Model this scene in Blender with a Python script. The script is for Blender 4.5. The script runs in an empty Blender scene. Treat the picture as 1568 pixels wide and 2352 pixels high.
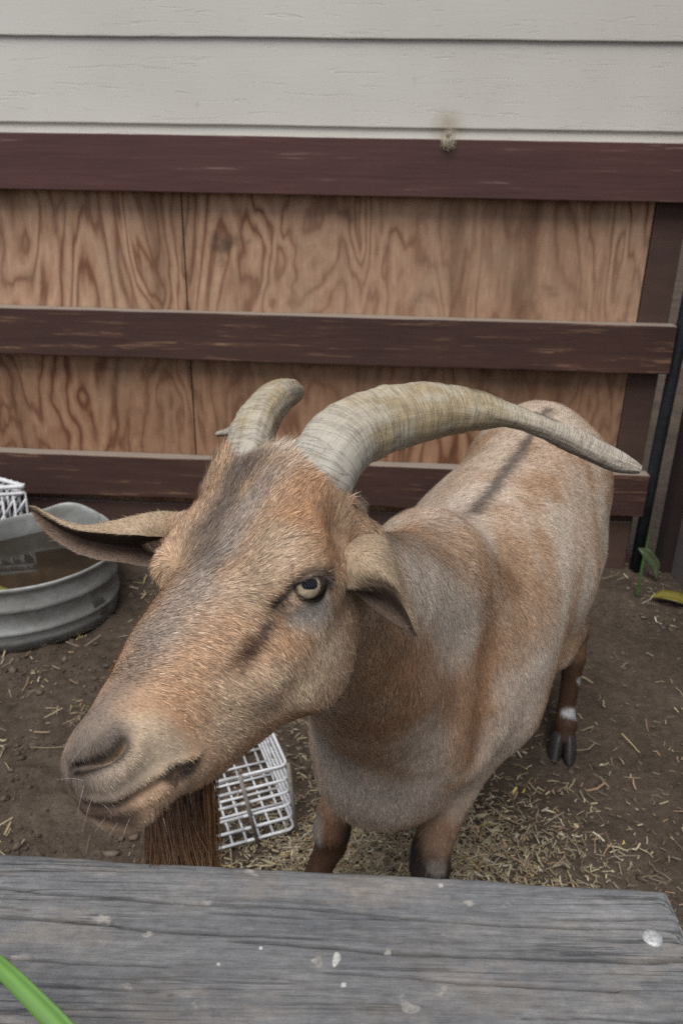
import bpy, bmesh, math, random
import numpy as np
from mathutils import Vector, Matrix
from mathutils.bvhtree import BVHTree

# ------------------------------------------------------------------ camera, sky, sun, exposure
SC = bpy.context.scene
COL = SC.collection
H_CAM, PITCH, ROLL = 1.17, math.radians(23.09), -math.radians(1.096)
FPX = 1800.0                                    # focal length in pixels of a 1568 x 2352 frame
fwd = np.array([0, math.cos(PITCH), -math.sin(PITCH)])
up0 = np.array([0, math.sin(PITCH), math.cos(PITCH)])
rt0 = np.array([1.0, 0, 0])
EU = math.cos(ROLL) * rt0 - math.sin(ROLL) * up0
EV = math.sin(ROLL) * rt0 + math.cos(ROLL) * up0
CAM = np.array([0, 0, H_CAM])
cam = bpy.data.cameras.new('camera')
cam.sensor_fit = 'VERTICAL'; cam.sensor_height = 23.5; cam.lens = 23.5 * FPX / 2352
cam.clip_start = 0.02; cam.clip_end = 400
cam.dof.use_dof = True; cam.dof.focus_distance = 0.60; cam.dof.aperture_fstop = 9.0
co = bpy.data.objects.new('camera', cam); COL.objects.link(co)
M4 = np.eye(4); M4[:3, 0] = EU; M4[:3, 1] = EV; M4[:3, 2] = -fwd; M4[:3, 3] = CAM
co.matrix_world = Matrix(M4.tolist())
SC.camera = co

SUN_EL, SUN_AZ = math.radians(64), math.radians(196)     # behind the photographer, high, through cloud
w = bpy.data.worlds.new('World'); SC.world = w; w.use_nodes = True
nt = w.node_tree; bg = nt.nodes['Background']
sky = nt.nodes.new('ShaderNodeTexSky'); sky.sky_type = 'NISHITA'; sky.sun_disc = False
sky.sun_elevation = SUN_EL; sky.sun_rotation = SUN_AZ; sky.air_density = 1.0; sky.dust_density = 3.0; sky.ozone_density = 1.0
hs = nt.nodes.new('ShaderNodeHueSaturation'); hs.inputs['Saturation'].default_value = 0.40      # thin cloud whitens the blue
nt.links.new(sky.outputs[0], hs.inputs['Color']); nt.links.new(hs.outputs[0], bg.inputs[0]); bg.inputs[1].default_value = 0.068
sl = bpy.data.lights.new('sun', 'SUN'); sl.energy = 1.5; sl.angle = math.radians(42); sl.color = (1, .955, .885); sl.specular_factor = .25
so = bpy.data.objects.new('sun', sl); COL.objects.link(so)
d = Vector((math.sin(SUN_AZ) * math.cos(SUN_EL), math.cos(SUN_AZ) * math.cos(SUN_EL), math.sin(SUN_EL)))
so.rotation_euler = d.to_track_quat('Z', 'Y').to_euler()
SC.view_settings.view_transform = 'Standard'; SC.view_settings.look = 'None'
SC.view_settings.exposure = 0.82; SC.view_settings.gamma = 1
SC.cycles.use_denoising = False
SC.cycles.max_bounces = 6; SC.cycles.diffuse_bounces = 3

rng = np.random.default_rng(7)
random.seed(7)

# ------------------------------------------------------------------ small helpers
def pw(px, py, dep):
    """a point seen at (px,py) of the 1568x2352 photograph, dep metres in front of the camera"""
    return CAM + dep * (fwd + (px - 784) / FPX * EU - (py - 1176) / FPX * EV)
def pz(px, py, z):
    r = fwd + (px - 784) / FPX * EU - (py - 1176) / FPX * EV
    return CAM + r * ((z - H_CAM) / r[2])
def lin(r, g, b):
    f = lambda c: (c / 255 / 12.92) if c / 255 <= .04045 else ((c / 255 + .055) / 1.055) ** 2.4
    return np.array([f(r), f(g), f(b)])

def tag(o, label=None, cat=None, group=None, kind=None):
    if label: o['label'] = label
    if cat: o['category'] = cat
    if group: o['group'] = group
    if kind: o['kind'] = kind
    return o
def empty(name, loc=(0, 0, 0)):
    o = bpy.data.objects.new(name, None); o.location = loc; o.empty_display_size = .05
    COL.objects.link(o); return o
def set_parent(o, p):
    if p is not None:
        o.parent = p
        o.matrix_parent_inverse = Matrix.Translation(-p.location)   # things are only translated
def mesh_np(name, V, F, mat, parent=None, smooth=True, col=None, uv=None):
    """V n x 3, F list of index arrays (m x k each, triangles and quads); a mesh object in world coordinates"""
    me = bpy.data.meshes.new(name)
    V = np.asarray(V, np.float32)
    if not isinstance(F, list): F = [F]
    F = [np.asarray(f, np.int32) for f in F if len(f)]
    me.vertices.add(len(V)); me.vertices.foreach_set('co', V.ravel())
    tot = np.concatenate([np.full(len(f), f.shape[1], np.int32) for f in F])
    idx = np.concatenate([f.ravel() for f in F])
    me.loops.add(len(idx)); me.loops.foreach_set('vertex_index', idx)
    me.polygons.add(len(tot))
    me.polygons.foreach_set('loop_start', np.concatenate([[0], np.cumsum(tot)[:-1]]).astype(np.int32))
    me.polygons.foreach_set('loop_total', tot)
    me.update(calc_edges=True)
    me.polygons.foreach_set('use_smooth', np.full(len(tot), smooth))
    if col is not None:
        a = me.attributes.new('Col', 'FLOAT_COLOR', 'POINT')
        c4 = np.ones((len(V), 4), np.float32); c4[:, :3] = col
        a.data.foreach_set('color', c4.ravel())
    if uv is not None:
        l = me.uv_layers.new(name='UVMap')
        l.data.foreach_set('uv', np.asarray(uv, np.float32)[idx].ravel())
    me.materials.append(mat)
    o = bpy.data.objects.new(name, me); COL.objects.link(o)
    set_parent(o, parent)
    return o

# --- value noise
def _hash(ix, iy, iz, s):
    h = (ix.astype(np.int64) * 374761393 + iy.astype(np.int64) * 668265263 + iz.astype(np.int64) * 2147483647 + s * 1274126177) & 0xffffffff
    h = ((h ^ (h >> 13)) * 1274126177) & 0xffffffff
    return ((h ^ (h >> 16)) & 0xffff) / 65535.0
def vnoise(P, s=0):
    P = np.asarray(P, float); i = np.floor(P).astype(np.int64); f = P - i; f = f * f * (3 - 2 * f)
    r = 0
    for dx in (0, 1):
        for dy in (0, 1):
            for dz in (0, 1):
                wgt = (f[:, 0] if dx else 1 - f[:, 0]) * (f[:, 1] if dy else 1 - f[:, 1]) * (f[:, 2] if dz else 1 - f[:, 2])
                r = r + wgt * _hash(i[:, 0] + dx, i[:, 1] + dy, i[:, 2] + dz, s)
    return r
def fbm(P, s=0, o=3):
    r, a, t = 0, 1, 0
    for k in range(o):
        r = r + a * vnoise(np.asarray(P) * 2 ** k, s + k * 17); t += a; a *= .5
    return r / t
def sstep(a, b, x):
    t = np.clip((x - a) / (b - a), 0, 1); return t * t * (3 - 2 * t)

# --- materials
def new_mat(name, rough=.7, spec=.3, metal=0.0):
    m = bpy.data.materials.new(name); m.use_nodes = True
    b = m.node_tree.nodes['Principled BSDF']
    b.inputs['Roughness'].default_value = rough; b.inputs['Metallic'].default_value = metal
    b.inputs['Specular IOR Level'].default_value = spec
    return m, m.node_tree, b
def N(t, typ, **kw):
    n = t.nodes.new(typ)
    for k, v in kw.items():
        if k.startswith('i_'): n.inputs[k[2:].replace('_', ' ')].default_value = v
        else: setattr(n, k, v)
    return n
def ramp(t, fac, stops):
    r = t.nodes.new('ShaderNodeValToRGB'); e = r.color_ramp.elements
    while len(e) < len(stops): e.new(.5)
    for k, (p, c) in enumerate(stops):
        e[k].position = p; e[k].color = (*c, 1) if len(c) == 3 else c
    t.links.new(fac, r.inputs[0]); return r.outputs[0]
def mixc(t, fac, a, b, mode='MIX'):
    m = t.nodes.new('ShaderNodeMix'); m.data_type = 'RGBA'; m.blend_type = mode
    for s, v in ((0, fac), (6, a), (7, b)):
        if hasattr(v, 'is_output'): t.links.new(v, m.inputs[s])
        else: m.inputs[s].default_value = v if s == 0 else (*v, 1)
    return m.outputs[2]
def math_(t, op, a, b=None):
    m = t.nodes.new('ShaderNodeMath'); m.operation = op
    for s, v in ((0, a), (1, b)):
        if v is None: continue
        if hasattr(v, 'is_output'): t.links.new(v, m.inputs[s])
        else: m.inputs[s].default_value = v
    return m.outputs[0]
def mapped(t, scale, loc=(0, 0, 0), rot=(0, 0, 0), src='Object'):
    c = t.nodes.new('ShaderNodeTexCoord'); m = t.nodes.new('ShaderNodeMapping')
    m.inputs['Scale'].default_value = scale; m.inputs['Location'].default_value = loc; m.inputs['Rotation'].default_value = rot
    t.links.new(c.outputs[src], m.inputs[0]); return m.outputs[0]
def noise(t, vec, scale, detail=4, rough=.55, dist=0):
    n = t.nodes.new('ShaderNodeTexNoise'); n.inputs['Scale'].default_value = scale; n.inputs['Detail'].default_value = detail
    n.inputs['Roughness'].default_value = rough; n.inputs['Distortion'].default_value = dist
    t.links.new(vec, n.inputs['Vector']); return n.outputs[0]
def bump(t, b, h, strength, dist=.002):
    n = t.nodes.new('ShaderNodeBump'); n.inputs['Strength'].default_value = strength; n.inputs['Distance'].default_value = dist
    t.links.new(h, n.inputs['Height']); t.links.new(n.outputs[0], b.inputs['Normal'])
def link(t, out, b, name='Base Color'): t.links.new(out, b.inputs[name])

def mat_vcol(name, rough=.65, spec=.15, fine=0.0, fscale=900):
    m, t, b = new_mat(name, rough, spec)
    a = N(t, 'ShaderNodeAttribute', attribute_name='Col')
    c = a.outputs['Color']
    if fine:
        n = noise(t, mapped(t, (1, 1, 1)), fscale, 2)
        k = ramp(t, n, [(.3, (1 - fine,) * 3), (.7, (1 + fine,) * 3)])
        c = mixc(t, 1.0, c, k, 'MULTIPLY')
    link(t, c, b); return m

def m_siding():
    m, t, b = new_mat('white_painted_siding', .55, .35)
    v = mapped(t, (3.0, 2, 40))
    n1 = noise(t, v, 2.2, 7, .65, 1.0)
    big = noise(t, mapped(t, (1, 1, 1)), 2.5, 4)
    g = noise(t, mapped(t, (1, 1, 1)), 14, 4, .6)
    c = mixc(t, ramp(t, big, [(.35, (0,) * 3), (.7, (1,) * 3)]), (.54, .53, .495), (.595, .585, .555))
    c = mixc(t, ramp(t, g, [(.70, (0,) * 3), (.80, (.55,) * 3)]), c, (.31, .28, .23))
    c = mixc(t, ramp(t, n1, [(.32, (.04,) * 3), (.38, (0,) * 3)]), c, (.38, .365, .335))
    # brown smudge where animals rub and hay sticks, and a few flecks of mud
    gm = N(t, 'ShaderNodeVectorMath', operation='DISTANCE'); t.links.new(N(t, 'ShaderNodeTexCoord').outputs['Object'], gm.inputs[0])
    gm.inputs[1].default_value = (.268, 2.380, 1.305)
    sm = math_(t, 'ADD', gm.outputs['Value'], math_(t, 'MULTIPLY', noise(t, mapped(t, (1, 1, .6)), 30, 4, .7), .06))
    c = mixc(t, ramp(t, sm, [(.035, (.7,) * 3), (.085, (0,) * 3)]), c, (.33, .285, .20))
    fl = noise(t, mapped(t, (1, 1, 1), (4, 0, 1)), 22, 3, .5)
    c = mixc(t, ramp(t, fl, [(.74, (0,) * 3), (.79, (.6,) * 3)]), c, (.26, .22, .16))
    link(t, c, b)
    bump(t, b, ramp(t, n1, [(.34, (0,) * 3), (.42, (1,) * 3), (.7, (.85,) * 3)]), .38, .0016)
    return m
def m_ply():
    m, t, b = new_mat('rotary_cut_plywood', .75, .2)
    wob = noise(t, mapped(t, (1.0, 1.0, .8)), 2.2, 3, .5)
    v = mapped(t, (2.1, 2.1, .60), (.3, 0, .2))
    n = noise(t, v, 2.0, 3.5, .50, .55)
    n = math_(t, 'ADD', n, math_(t, 'MULTIPLY', noise(t, mapped(t, (9, 9, 1.1)), 1.6, 3, .5), .07))
    bands = math_(t, 'FRACT', math_(t, 'MULTIPLY', n, 13.0))
    fine = noise(t, mapped(t, (70, 70, 2.2)), 3, 5, .65)
    sp = noise(t, mapped(t, (1, 1, .7)), 5, 5, .65)
    grit = noise(t, mapped(t, (1, 1, .5)), 60, 4, .65)
    c = ramp(t, bands, [(0, (.19, .083, .048)), (.06, (.22, .104, .062)), (.17, (.41, .238, .152)), (.5, (.545, .355, .24)), (.78, (.44, .262, .172)), (.94, (.24, .115, .069)), (1, (.19, .083, .048))])
    c = mixc(t, ramp(t, wob, [(.36, (.68,) * 3), (.64, (.04,) * 3)]), c, (.40, .255, .175))
    c = mixc(t, .38, c, ramp(t, fine, [(.3, (.62,) * 3), (.7, (1.18,) * 3)]), 'MULTIPLY')
    c = mixc(t, .40, c, ramp(t, grit, [(.3, (.65,) * 3), (.7, (1.25,) * 3)]), 'MULTIPLY')
    c = mixc(t, ramp(t, sp, [(.5, (0,) * 3), (.70, (.60,) * 3)]), c, (.34, .255, .18))
    kn = noise(t, mapped(t, (1.5, 1, 1.3), (3.1, 0, 1.7)), 3.4, 4, .65)
    c = mixc(t, ramp(t, kn, [(.63, (0,) * 3), (.74, (.72,) * 3)]), c, (.085, .060, .045))
    st = noise(t, mapped(t, (5, 5, .8), (1.7, 0, 0)), 1.3, 5, .65)
    c = mixc(t, ramp(t, st, [(.52, (0,) * 3), (.70, (.60,) * 3)]), c, (.13, .065, .038))
    # darker tone below the middle rail, with an uneven upper edge
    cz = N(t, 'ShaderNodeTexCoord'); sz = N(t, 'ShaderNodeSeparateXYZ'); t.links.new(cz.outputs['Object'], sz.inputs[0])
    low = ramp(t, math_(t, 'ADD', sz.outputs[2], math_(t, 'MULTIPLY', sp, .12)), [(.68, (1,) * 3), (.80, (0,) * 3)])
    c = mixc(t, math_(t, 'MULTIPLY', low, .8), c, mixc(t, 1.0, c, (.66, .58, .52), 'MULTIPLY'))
    link(t, c, b); bump(t, b, math_(t, 'ADD', bands, fine), .12, .002)
    return m
def m_board(name, base, dark, worn, wear=.62, zsc=22):
    m, t, b = new_mat(name, .68, .3)
    v = mapped(t, (1.3, 4, zsc))
    g = noise(t, v, 3.0, 6, .62, .4)
    big = noise(t, mapped(t, (1.1, 1, 3)), 2.3, 5, .6)
    f = noise(t, mapped(t, (3, 10, 90)), 4, 4, .7)
    c = mixc(t, ramp(t, big, [(.3, (0,) * 3), (.7, (1,) * 3)]), dark, base)
    c = mixc(t, .55, c, ramp(t, g, [(.25, (.6,) * 3), (.75, (1.25,) * 3)]), 'MULTIPLY')
    wmask = math_(t, 'MULTIPLY', ramp(t, g, [(wear, (0,) * 3), (wear + .07, (1,) * 3)]), ramp(t, f, [(.42, (0,) * 3), (.6, (.85,) * 3)]))
    c = mixc(t, wmask, c, worn)
    # faces that look up are mixed towards a paler grey brown
    ge = t.nodes.new('ShaderNodeNewGeometry'); s = t.nodes.new('ShaderNodeSeparateXYZ'); t.links.new(ge.outputs['Normal'], s.inputs[0])
    c = mixc(t, ramp(t, s.outputs[2], [(.45, (0,) * 3), (.8, (.85,) * 3)]), c, (.27, .235, .20))
    link(t, c, b); bump(t, b, g, .35, .003)
    return m
def m_dirt():
    m, t, b = new_mat('trodden_dirt', .95, .08)
    v = mapped(t, (1, 1, 1))
    a = noise(t, v, 3.0, 6, .6); c2 = noise(t, v, 45, 6, .65); c3 = noise(t, v, 240, 3, .6)
    c = ramp(t, a, [(.3, (.054, .042, .033)), (.7, (.100, .079, .062))])
    c = mixc(t, .7, c, ramp(t, c2, [(.3, (.55,) * 3), (.7, (1.35,) * 3)]), 'MULTIPLY')
    c = mixc(t, .5, c, ramp(t, c3, [(.35, (.6,) * 3), (.68, (1.4,) * 3)]), 'MULTIPLY')
    link(t, c, b); bump(t, b, math_(t, 'ADD', c2, math_(t, 'MULTIPLY', c3, .35)), .7, .012)
    return m
def m_galv():
    m, t, b = new_mat('weathered_galvanised_steel', .55, .5, .35)
    v = mapped(t, (1, 1, 1))
    a = noise(t, mapped(t, (1, 1, 2.2)), 7, 6, .65, .3); f = noise(t, v, 60, 4, .6)
    c = ramp(t, a, [(.32, (.22, .225, .215)), (.5, (.33, .34, .335)), (.68, (.44, .46, .47))])
    c = mixc(t, .35, c, ramp(t, f, [(.3, (.6,) * 3), (.7, (1.2,) * 3)]), 'MULTIPLY')
    r = noise(t, v, 11, 5, .6)
    c = mixc(t, ramp(t, r, [(.62, (0,) * 3), (.75, (.7,) * 3)]), c, (.10, .085, .06))
    link(t, c, b); link(t, ramp(t, a, [(.3, (.75,) * 3), (.7, (.45,) * 3)]), b, 'Roughness')
    bump(t, b, a, .25, .006); return m
def m_water():
    m, t, b = new_mat('murky_water', .06, .5)
    n = noise(t, mapped(t, (1, 1, 1)), 6, 4)
    link(t, ramp(t, n, [(.3, (.012, .010, .007)), (.7, (.03, .024, .016))]), b)
    bump(t, b, n, .05, .004); return m
def m_plain(name, c, rough=.6, spec=.3, var=.25, scale=40, metal=0.0):
    m, t, b = new_mat(name, rough, spec, metal)
    n = noise(t, mapped(t, (1, 1, 1)), scale, 4, .6)
    link(t, mixc(t, 1.0, c, ramp(t, n, [(.3, (1 - var,) * 3), (.7, (1 + var,) * 3)]), 'MULTIPLY'), b)
    bump(t, b, n, .2, .002); return m

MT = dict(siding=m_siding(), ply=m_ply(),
          red=m_board('dark_red_painted_board', (.105, .047, .045), (.078, .038, .037), (.24, .17, .15), .62),
          brown=m_board('worn_dark_brown_board', (.082, .040, .033), (.052, .027, .024), (.26, .15, .088), .57),
          stile=m_board('grey_brown_board', (.098, .058, .047), (.066, .039, .033), (.18, .13, .10), .66, 4),
          dirt=m_dirt(), galv=m_galv(), water=m_water(),
          white_wire=m_plain('white_coated_wire', (.62, .64, .68), .4, .4, .15, 60),
          grey_strap=m_plain('grey_strap_metal', (.24, .22, .20), .6, .4, .3, 60),
          pipe=m_plain('dark_painted_steel', (.018, .021, .026), .5, .4, .4, 25),
          nail=m_plain('nail_steel', (.42, .43, .44), .5, .4, .35, 500, .3),
          grass=mat_vcol('plant_tissue', .45, .35), straw=mat_vcol('dry_straw', .7, .25),
          fur=mat_vcol('goat_coat', .62, .18), earfur=mat_vcol('ear_coat', .7, .12, .12, 1600))

# ------------------------------------------------------------------ the setting: ground
def grid_mesh(xs, ys, zf):
    X, Y = np.meshgrid(xs, ys, indexing='ij')
    P = np.stack([X.ravel(), Y.ravel(), np.zeros(X.size)], 1); P[:, 2] = zf(P)
    n, m = len(xs), len(ys)
    i = np.arange(n * m).reshape(n, m)
    F = np.stack([i[:-1, :-1], i[1:, :-1], i[1:, 1:], i[:-1, 1:]], -1).reshape(-1, 4)
    return P, F
def ground_z(P):
    n = fbm(P * [7, 7, 1], 3, 3) - .5
    n2 = fbm(P * [38, 38, 1], 5, 3) - .5
    near = np.exp(-((P[:, 0] / 3) ** 2 + ((P[:, 1] - 1.2) / 3) ** 2))
    rough = sstep(.45, -.2, P[:, 0]) * .7 + .3
    return near * (.022 * n + .026 * n2 * rough) - .004
xs = np.concatenate([-np.geomspace(80, 2.2, 14), np.linspace(-2.0, 1.4, 320), np.geomspace(1.6, 80, 14)])
ys = np.concatenate([-np.geomspace(80, .5, 14), np.linspace(-.4, 2.6, 290), np.geomspace(2.8, 80, 14)])
P, F = grid_mesh(xs, ys, ground_z)
tag(mesh_np('ground', P, F, MT['dirt']), 'bare brown trodden dirt floor of the goat pen', 'ground', kind='structure')

# ------------------------------------------------------------------ back wall: one thing with boards
YAW, DW = math.radians(2.98), 2.34
WU = np.array([math.cos(YAW), -math.sin(YAW), 0]); WN = np.array([-math.sin(YAW), -math.cos(YAW), 0])   # along, out towards the pen
def wpt(s, o, z): return np.array([0, DW, 0]) + s * WU + o * WN + np.array([0, 0, z])
def board(name, s0, s1, o0, o1, z0, z1, mat, parent, bev=.003, seg=90, wob=.0015, seed=0, label=None, tilt=0.0):
    """a plank in wall coordinates, with slightly wavy worn edges"""
    bm = bmesh.new()
    ns = max(2, int((s1 - s0) * seg / 3)) if s1 - s0 > z1 - z0 else 2
    nz = 2 if s1 - s0 > z1 - z0 else max(2, int((z1 - z0) * seg / 3))
    S = np.linspace(s0, s1, ns); Z = np.linspace(z0, z1, nz)
    def ring(long, cross):
        pass
    verts = []
    if s1 - s0 > z1 - z0:
        for s in S:
            row = []
            for k, (o, z) in enumerate(((o0, z0), (o1 + tilt, z0), (o1, z1), (o0, z1))):
                q = np.array([[s * 3.1, k * 7.7, seed]])
                q2 = np.array([[s * 17, k * 7.7, seed + 9]])
                dz = (vnoise(q)[0] - .5) * 2 * wob + (vnoise(q2)[0] - .5) * wob
                row.append(bm.verts.new(wpt(s, o, z + dz)))
            verts.append(row)
    else:
        for z in Z:
            row = []
            for k, (s, o) in enumerate(((s0, o0), (s1, o0), (s1, o1), (s0, o1))):
                q = np.array([[z * 5.1, k * 7.7, seed]])
                row.append(bm.verts.new(wpt(s + (vnoise(q)[0] - .5) * 2 * wob, o, z)))
            verts.append(row)
    for a, b in zip(verts[:-1], verts[1:]):
        for k in range(4):
            bm.faces.new((a[k], a[(k + 1) % 4], b[(k + 1) % 4], b[k]))
    bm.faces.new(verts[0][::-1]); bm.faces.new(verts[-1])
    bmesh.ops.recalc_face_normals(bm, faces=bm.faces)
    if bev:
        es = [e for e in bm.edges if len(e.link_faces) == 2 and e.calc_face_angle(0) > .6]
        bmesh.ops.bevel(bm, geom=es, offset=bev, segments=2, affect='EDGES', profile=.6)
    me = bpy.data.meshes.new(name); bm.to_mesh(me); bm.free()
    me.materials.append(mat)
    for p in me.polygons: p.use_smooth = False
    o = bpy.data.objects.new(name, me); COL.objects.link(o); set_parent(o, parent)
    if label: o['label'] = label
    return o
wall = tag(empty('shed_wall', wpt(0, 0, 0)), 'shed wall of white lap siding above dark red boards and bare plywood', 'wall')
SL, SR = -4.2, 1.02
board('siding_board', SL, SR, -.10, -.052, 1.508, 1.80, MT['siding'], wall, .003, tilt=.009, seed=1)
board('siding_board', SL, SR, -.10, -.052, 1.298, 1.515, MT['siding'], wall, .003, tilt=.009, seed=2)
board('siding_board', SL, SR, -.10, -.052, 1.135, 1.305, MT['siding'], wall, .003, tilt=.016, seed=3)
for z in (1.83, 2.05, 2.27, 2.49):
    board('siding_board', SL, SR, -.10, -.052, z - .02, z + .195, MT['siding'], wall, .003, tilt=.016, seed=int(z * 9))
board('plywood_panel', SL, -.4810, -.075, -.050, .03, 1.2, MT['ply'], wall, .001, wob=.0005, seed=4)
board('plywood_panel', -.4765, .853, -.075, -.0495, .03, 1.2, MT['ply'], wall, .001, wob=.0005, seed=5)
board('stile', .855, .942, -.075, -.043, -.02, 1.2, MT['stile'], wall, .002, seed=6)
board('rail', SL, SR + .3, -.050, 0, 1.124, 1.270, MT['red'], wall, .003, seed=7, wob=.001, label='dark red top board below the white siding')
board('rail', SL, .957, -.047, .002, .653, .795, MT['brown'], wall, .004, seed=8, wob=.002, label='worn brown middle rail with paler top')
board('rail', SL, .957, -.047, .002, .197, .336, MT['brown'], wall, .004, seed=9, wob=.002, label='worn brown bottom rail with bare streaks')
board('kickboard', SL, .935, -.05, -.028, -.03, .165, MT['stile'], wall, .003, seed=10, wob=.003)

# side wall at the right of the pen: corner board, then grey panel towards the viewer
side = tag(empty('side_wall', (1.085, 2.0, 0)), 'grey weathered side wall meeting the shed at the corner of the pen', 'wall')
def boxw(name, lo, hi, mat, parent, bev=.003):
    bm = bmesh.new(); bmesh.ops.create_cube(bm, size=1)
    for v in bm.verts:
        v.co = Vector([lo[k] + (v.co[k] + .5) * (hi[k] - lo[k]) for k in range(3)])
    if bev: bmesh.ops.bevel(bm, geom=bm.edges[:], offset=bev, segments=2, affect='EDGES')
    me = bpy.data.meshes.new(name); bm.to_mesh(me); bm.free(); me.materials.append(mat)
    o = bpy.data.objects.new(name, me); COL.objects.link(o); set_parent(o, parent); return o
MT['grey_wall'] = m_board('weathered_grey_wall_board', (.14, .128, .123), (.09, .082, .08), (.25, .23, .22), .66, 3)
MT['corner'] = m_board('dark_brown_corner_board', (.040, .024, .021), (.026, .017, .016), (.09, .06, .05), .70, 4)
boxw('corner_board', (1.045, 2.30, -.02), (1.10, 2.36, 2.4), MT['corner'], side)
for k in range(7):
    y1 = 2.296 - k * .19
    boxw('wall_board', (1.082 + .002 * (k % 2), y1 - .187, -.02), (1.12, y1, 2.4), MT['grey_wall'], side, .002)

# dark steel post in the corner
def tube_np(path, rad, n=10, close=True):
    path = np.asarray(path, float); rad = np.broadcast_to(rad, len(path))
    T = np.gradient(path, axis=0); T /= np.linalg.norm(T, axis=1)[:, None] + 1e-12
    ref = np.array([0, 0, 1.0]) if abs(T[0][2]) < .9 else np.array([1.0, 0, 0])
    n0 = np.cross(T[0], ref); n0 /= np.linalg.norm(n0)
    V = []; nn = n0
    for p, t_, r in zip(path, T, rad):
        nn = nn - t_ * (nn @ t_); nn /= np.linalg.norm(nn); bb = np.cross(t_, nn)
        a = np.arange(n) * 2 * math.pi / n
        V.append(p + r * (np.cos(a)[:, None] * nn + np.sin(a)[:, None] * bb))
    V = np.concatenate(V); m = len(path)
    i = np.arange(m * n).reshape(m, n); j = np.roll(i, -1, 1)
    F = np.stack([i[:-1], j[:-1], j[1:], i[1:]], -1).reshape(-1, 4)
    F3 = []
    if close:
        V = np.concatenate([V, path[:1], path[-1:]])
        c0, c1 = m * n, m * n + 1
        F3 = np.concatenate([np.stack([j[0], i[0], np.full(n, c0)], -1), np.stack([i[-1], j[-1], np.full(n, c1)], -1)])
    return V, F, F3
def merge(parts):
    Vs, Q, T3, k = [], [], [], 0
    for V, F, F3 in parts:
        Vs.append(V)
        if len(F): Q.append(F + k)
        if len(F3): T3.append(F3 + k)
        k += len(V)
    return np.concatenate(Vs), [x for x in (np.concatenate(Q) if Q else [], np.concatenate(T3) if T3 else []) if len(x)]
V, F, F3 = tube_np([(.972, 2.318, -.05), (.975, 2.318, .4), (.983, 2.318, .9), (.990, 2.318, 1.118)], .0185, 14)
tag(mesh_np('metal_post', V, [F, F3], MT['pipe']), 'dark blue black metal post beside the ends of the brown rails', 'post')

# ------------------------------------------------------------------ front fence: weathered cap plank
def m_plank():
    m, t, b = new_mat('weathered_grey_timber', .8, .2)
    v = mapped(t, (1.2, 40, 40), rot=(0, 0, math.radians(2.6)))
    g = noise(t, v, 3.2, 7, .65, .3); big = noise(t, mapped(t, (2, 7, 7)), 3, 5, .65); sp = noise(t, mapped(t, (1, 1.6, 1)), 34, 4, .6)
    st = noise(t, mapped(t, (1, 1, 1)), 9, 5, .65)
    c = ramp(t, big, [(.3, (.098, .103, .113)), (.5, (.148, .152, .161)), (.72, (.212, .207, .203))])
    c = mixc(t, .55, c, ramp(t, g, [(.25, (.6,) * 3), (.5, (1,) * 3), (.75, (1.28,) * 3)]), 'MULTIPLY')
    gg_ = noise(t, mapped(t, (4, 70, 70), rot=(0, 0, math.radians(2.6))), 9, 8, .8)
    c = mixc(t, .8, c, ramp(t, gg_, [(.32, (.5,) * 3), (.5, (1,) * 3), (.68, (1.4,) * 3)]), 'MULTIPLY')
    bl = noise(t, mapped(t, (5, 16, 16), (.4, .2, 0)), 2.2, 6, .7); bl2 = noise(t, mapped(t, (40, 60, 60)), 2.4, 7, .75)
    hc_ = noise(t, mapped(t, (.9, 42, 42), rot=(0, 0, math.radians(2.6))), 1.6, 5, .6, .15); hm_ = noise(t, mapped(t, (4, 20, 20)), 1.5, 3, .5)
    c = mixc(t, ramp(t, bl, [(.50, (0,) * 3), (.68, (.55,) * 3)]), c, (.28, .245, .212))
    c = mixc(t, ramp(t, bl, [(.30, (.6,) * 3), (.44, (0,) * 3)]), c, (.155, .155, .165))
    c = mixc(t, .65, c, ramp(t, bl2, [(.3, (.62,) * 3), (.7, (1.25,) * 3)]), 'MULTIPLY')
    c = mixc(t, ramp(t, hm_, [(.42, (0,) * 3), (.60, (.85,) * 3)]), c, mixc(t, 1.0, c, ramp(t, hc_, [(.480, (1,) * 3), (.497, (.30,) * 3), (.503, (.30,) * 3), (.52, (1,) * 3)]), 'MULTIPLY'))
    c = mixc(t, ramp(t, st, [(.55, (0,) * 3), (.75, (.55,) * 3)]), c, (.125, .10, .08))
    c = mixc(t, ramp(t, sp, [(.66, (0,) * 3), (.74, (.6,) * 3)]), c, (.42, .385, .35))
    a = N(t, 'ShaderNodeAttribute', attribute_name='Col')
    c = mixc(t, 1.0, c, a.outputs['Color'], 'MULTIPLY')
    link(t, c, b); bump(t, b, math_(t, 'ADD', g, gg_), .35, .002); return m
MT['plank'] = m_plank()
PYAW = math.radians(2.5); PU = np.array([math.cos(PYAW), -math.sin(PYAW), 0]); PV = np.array([math.sin(PYAW), math.cos(PYAW), 0])
PZ = .75; P0 = np.array([.217, .376, 0])            # far right corner of the cap
fence = tag(empty('fence', (0, .3, 0)), 'weathered grey wooden fence with a cracked cap plank in front of the goat', 'fence')
L_, W_, T_ = 1.75, .142, .038
nu, nv = 700, 130
uu = -np.linspace(0, 1, nu) ** 1.0 * L_; vv = -np.linspace(0, 1, nv) * W_
Ug, Vg = np.meshgrid(uu, vv, indexing='ij'); Uf, Vf = Ug.ravel(), Vg.ravel()
Q = np.stack([Uf * 9, Vf * 90, Uf * 0], 1)
hh = (fbm(Q, 21, 4) - .5) * .0012 + (fbm(np.stack([Uf * 60, Vf * 260, Uf * 0], 1), 23, 2) - .5) * .0008
dirt = np.ones_like(Uf)
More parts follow.
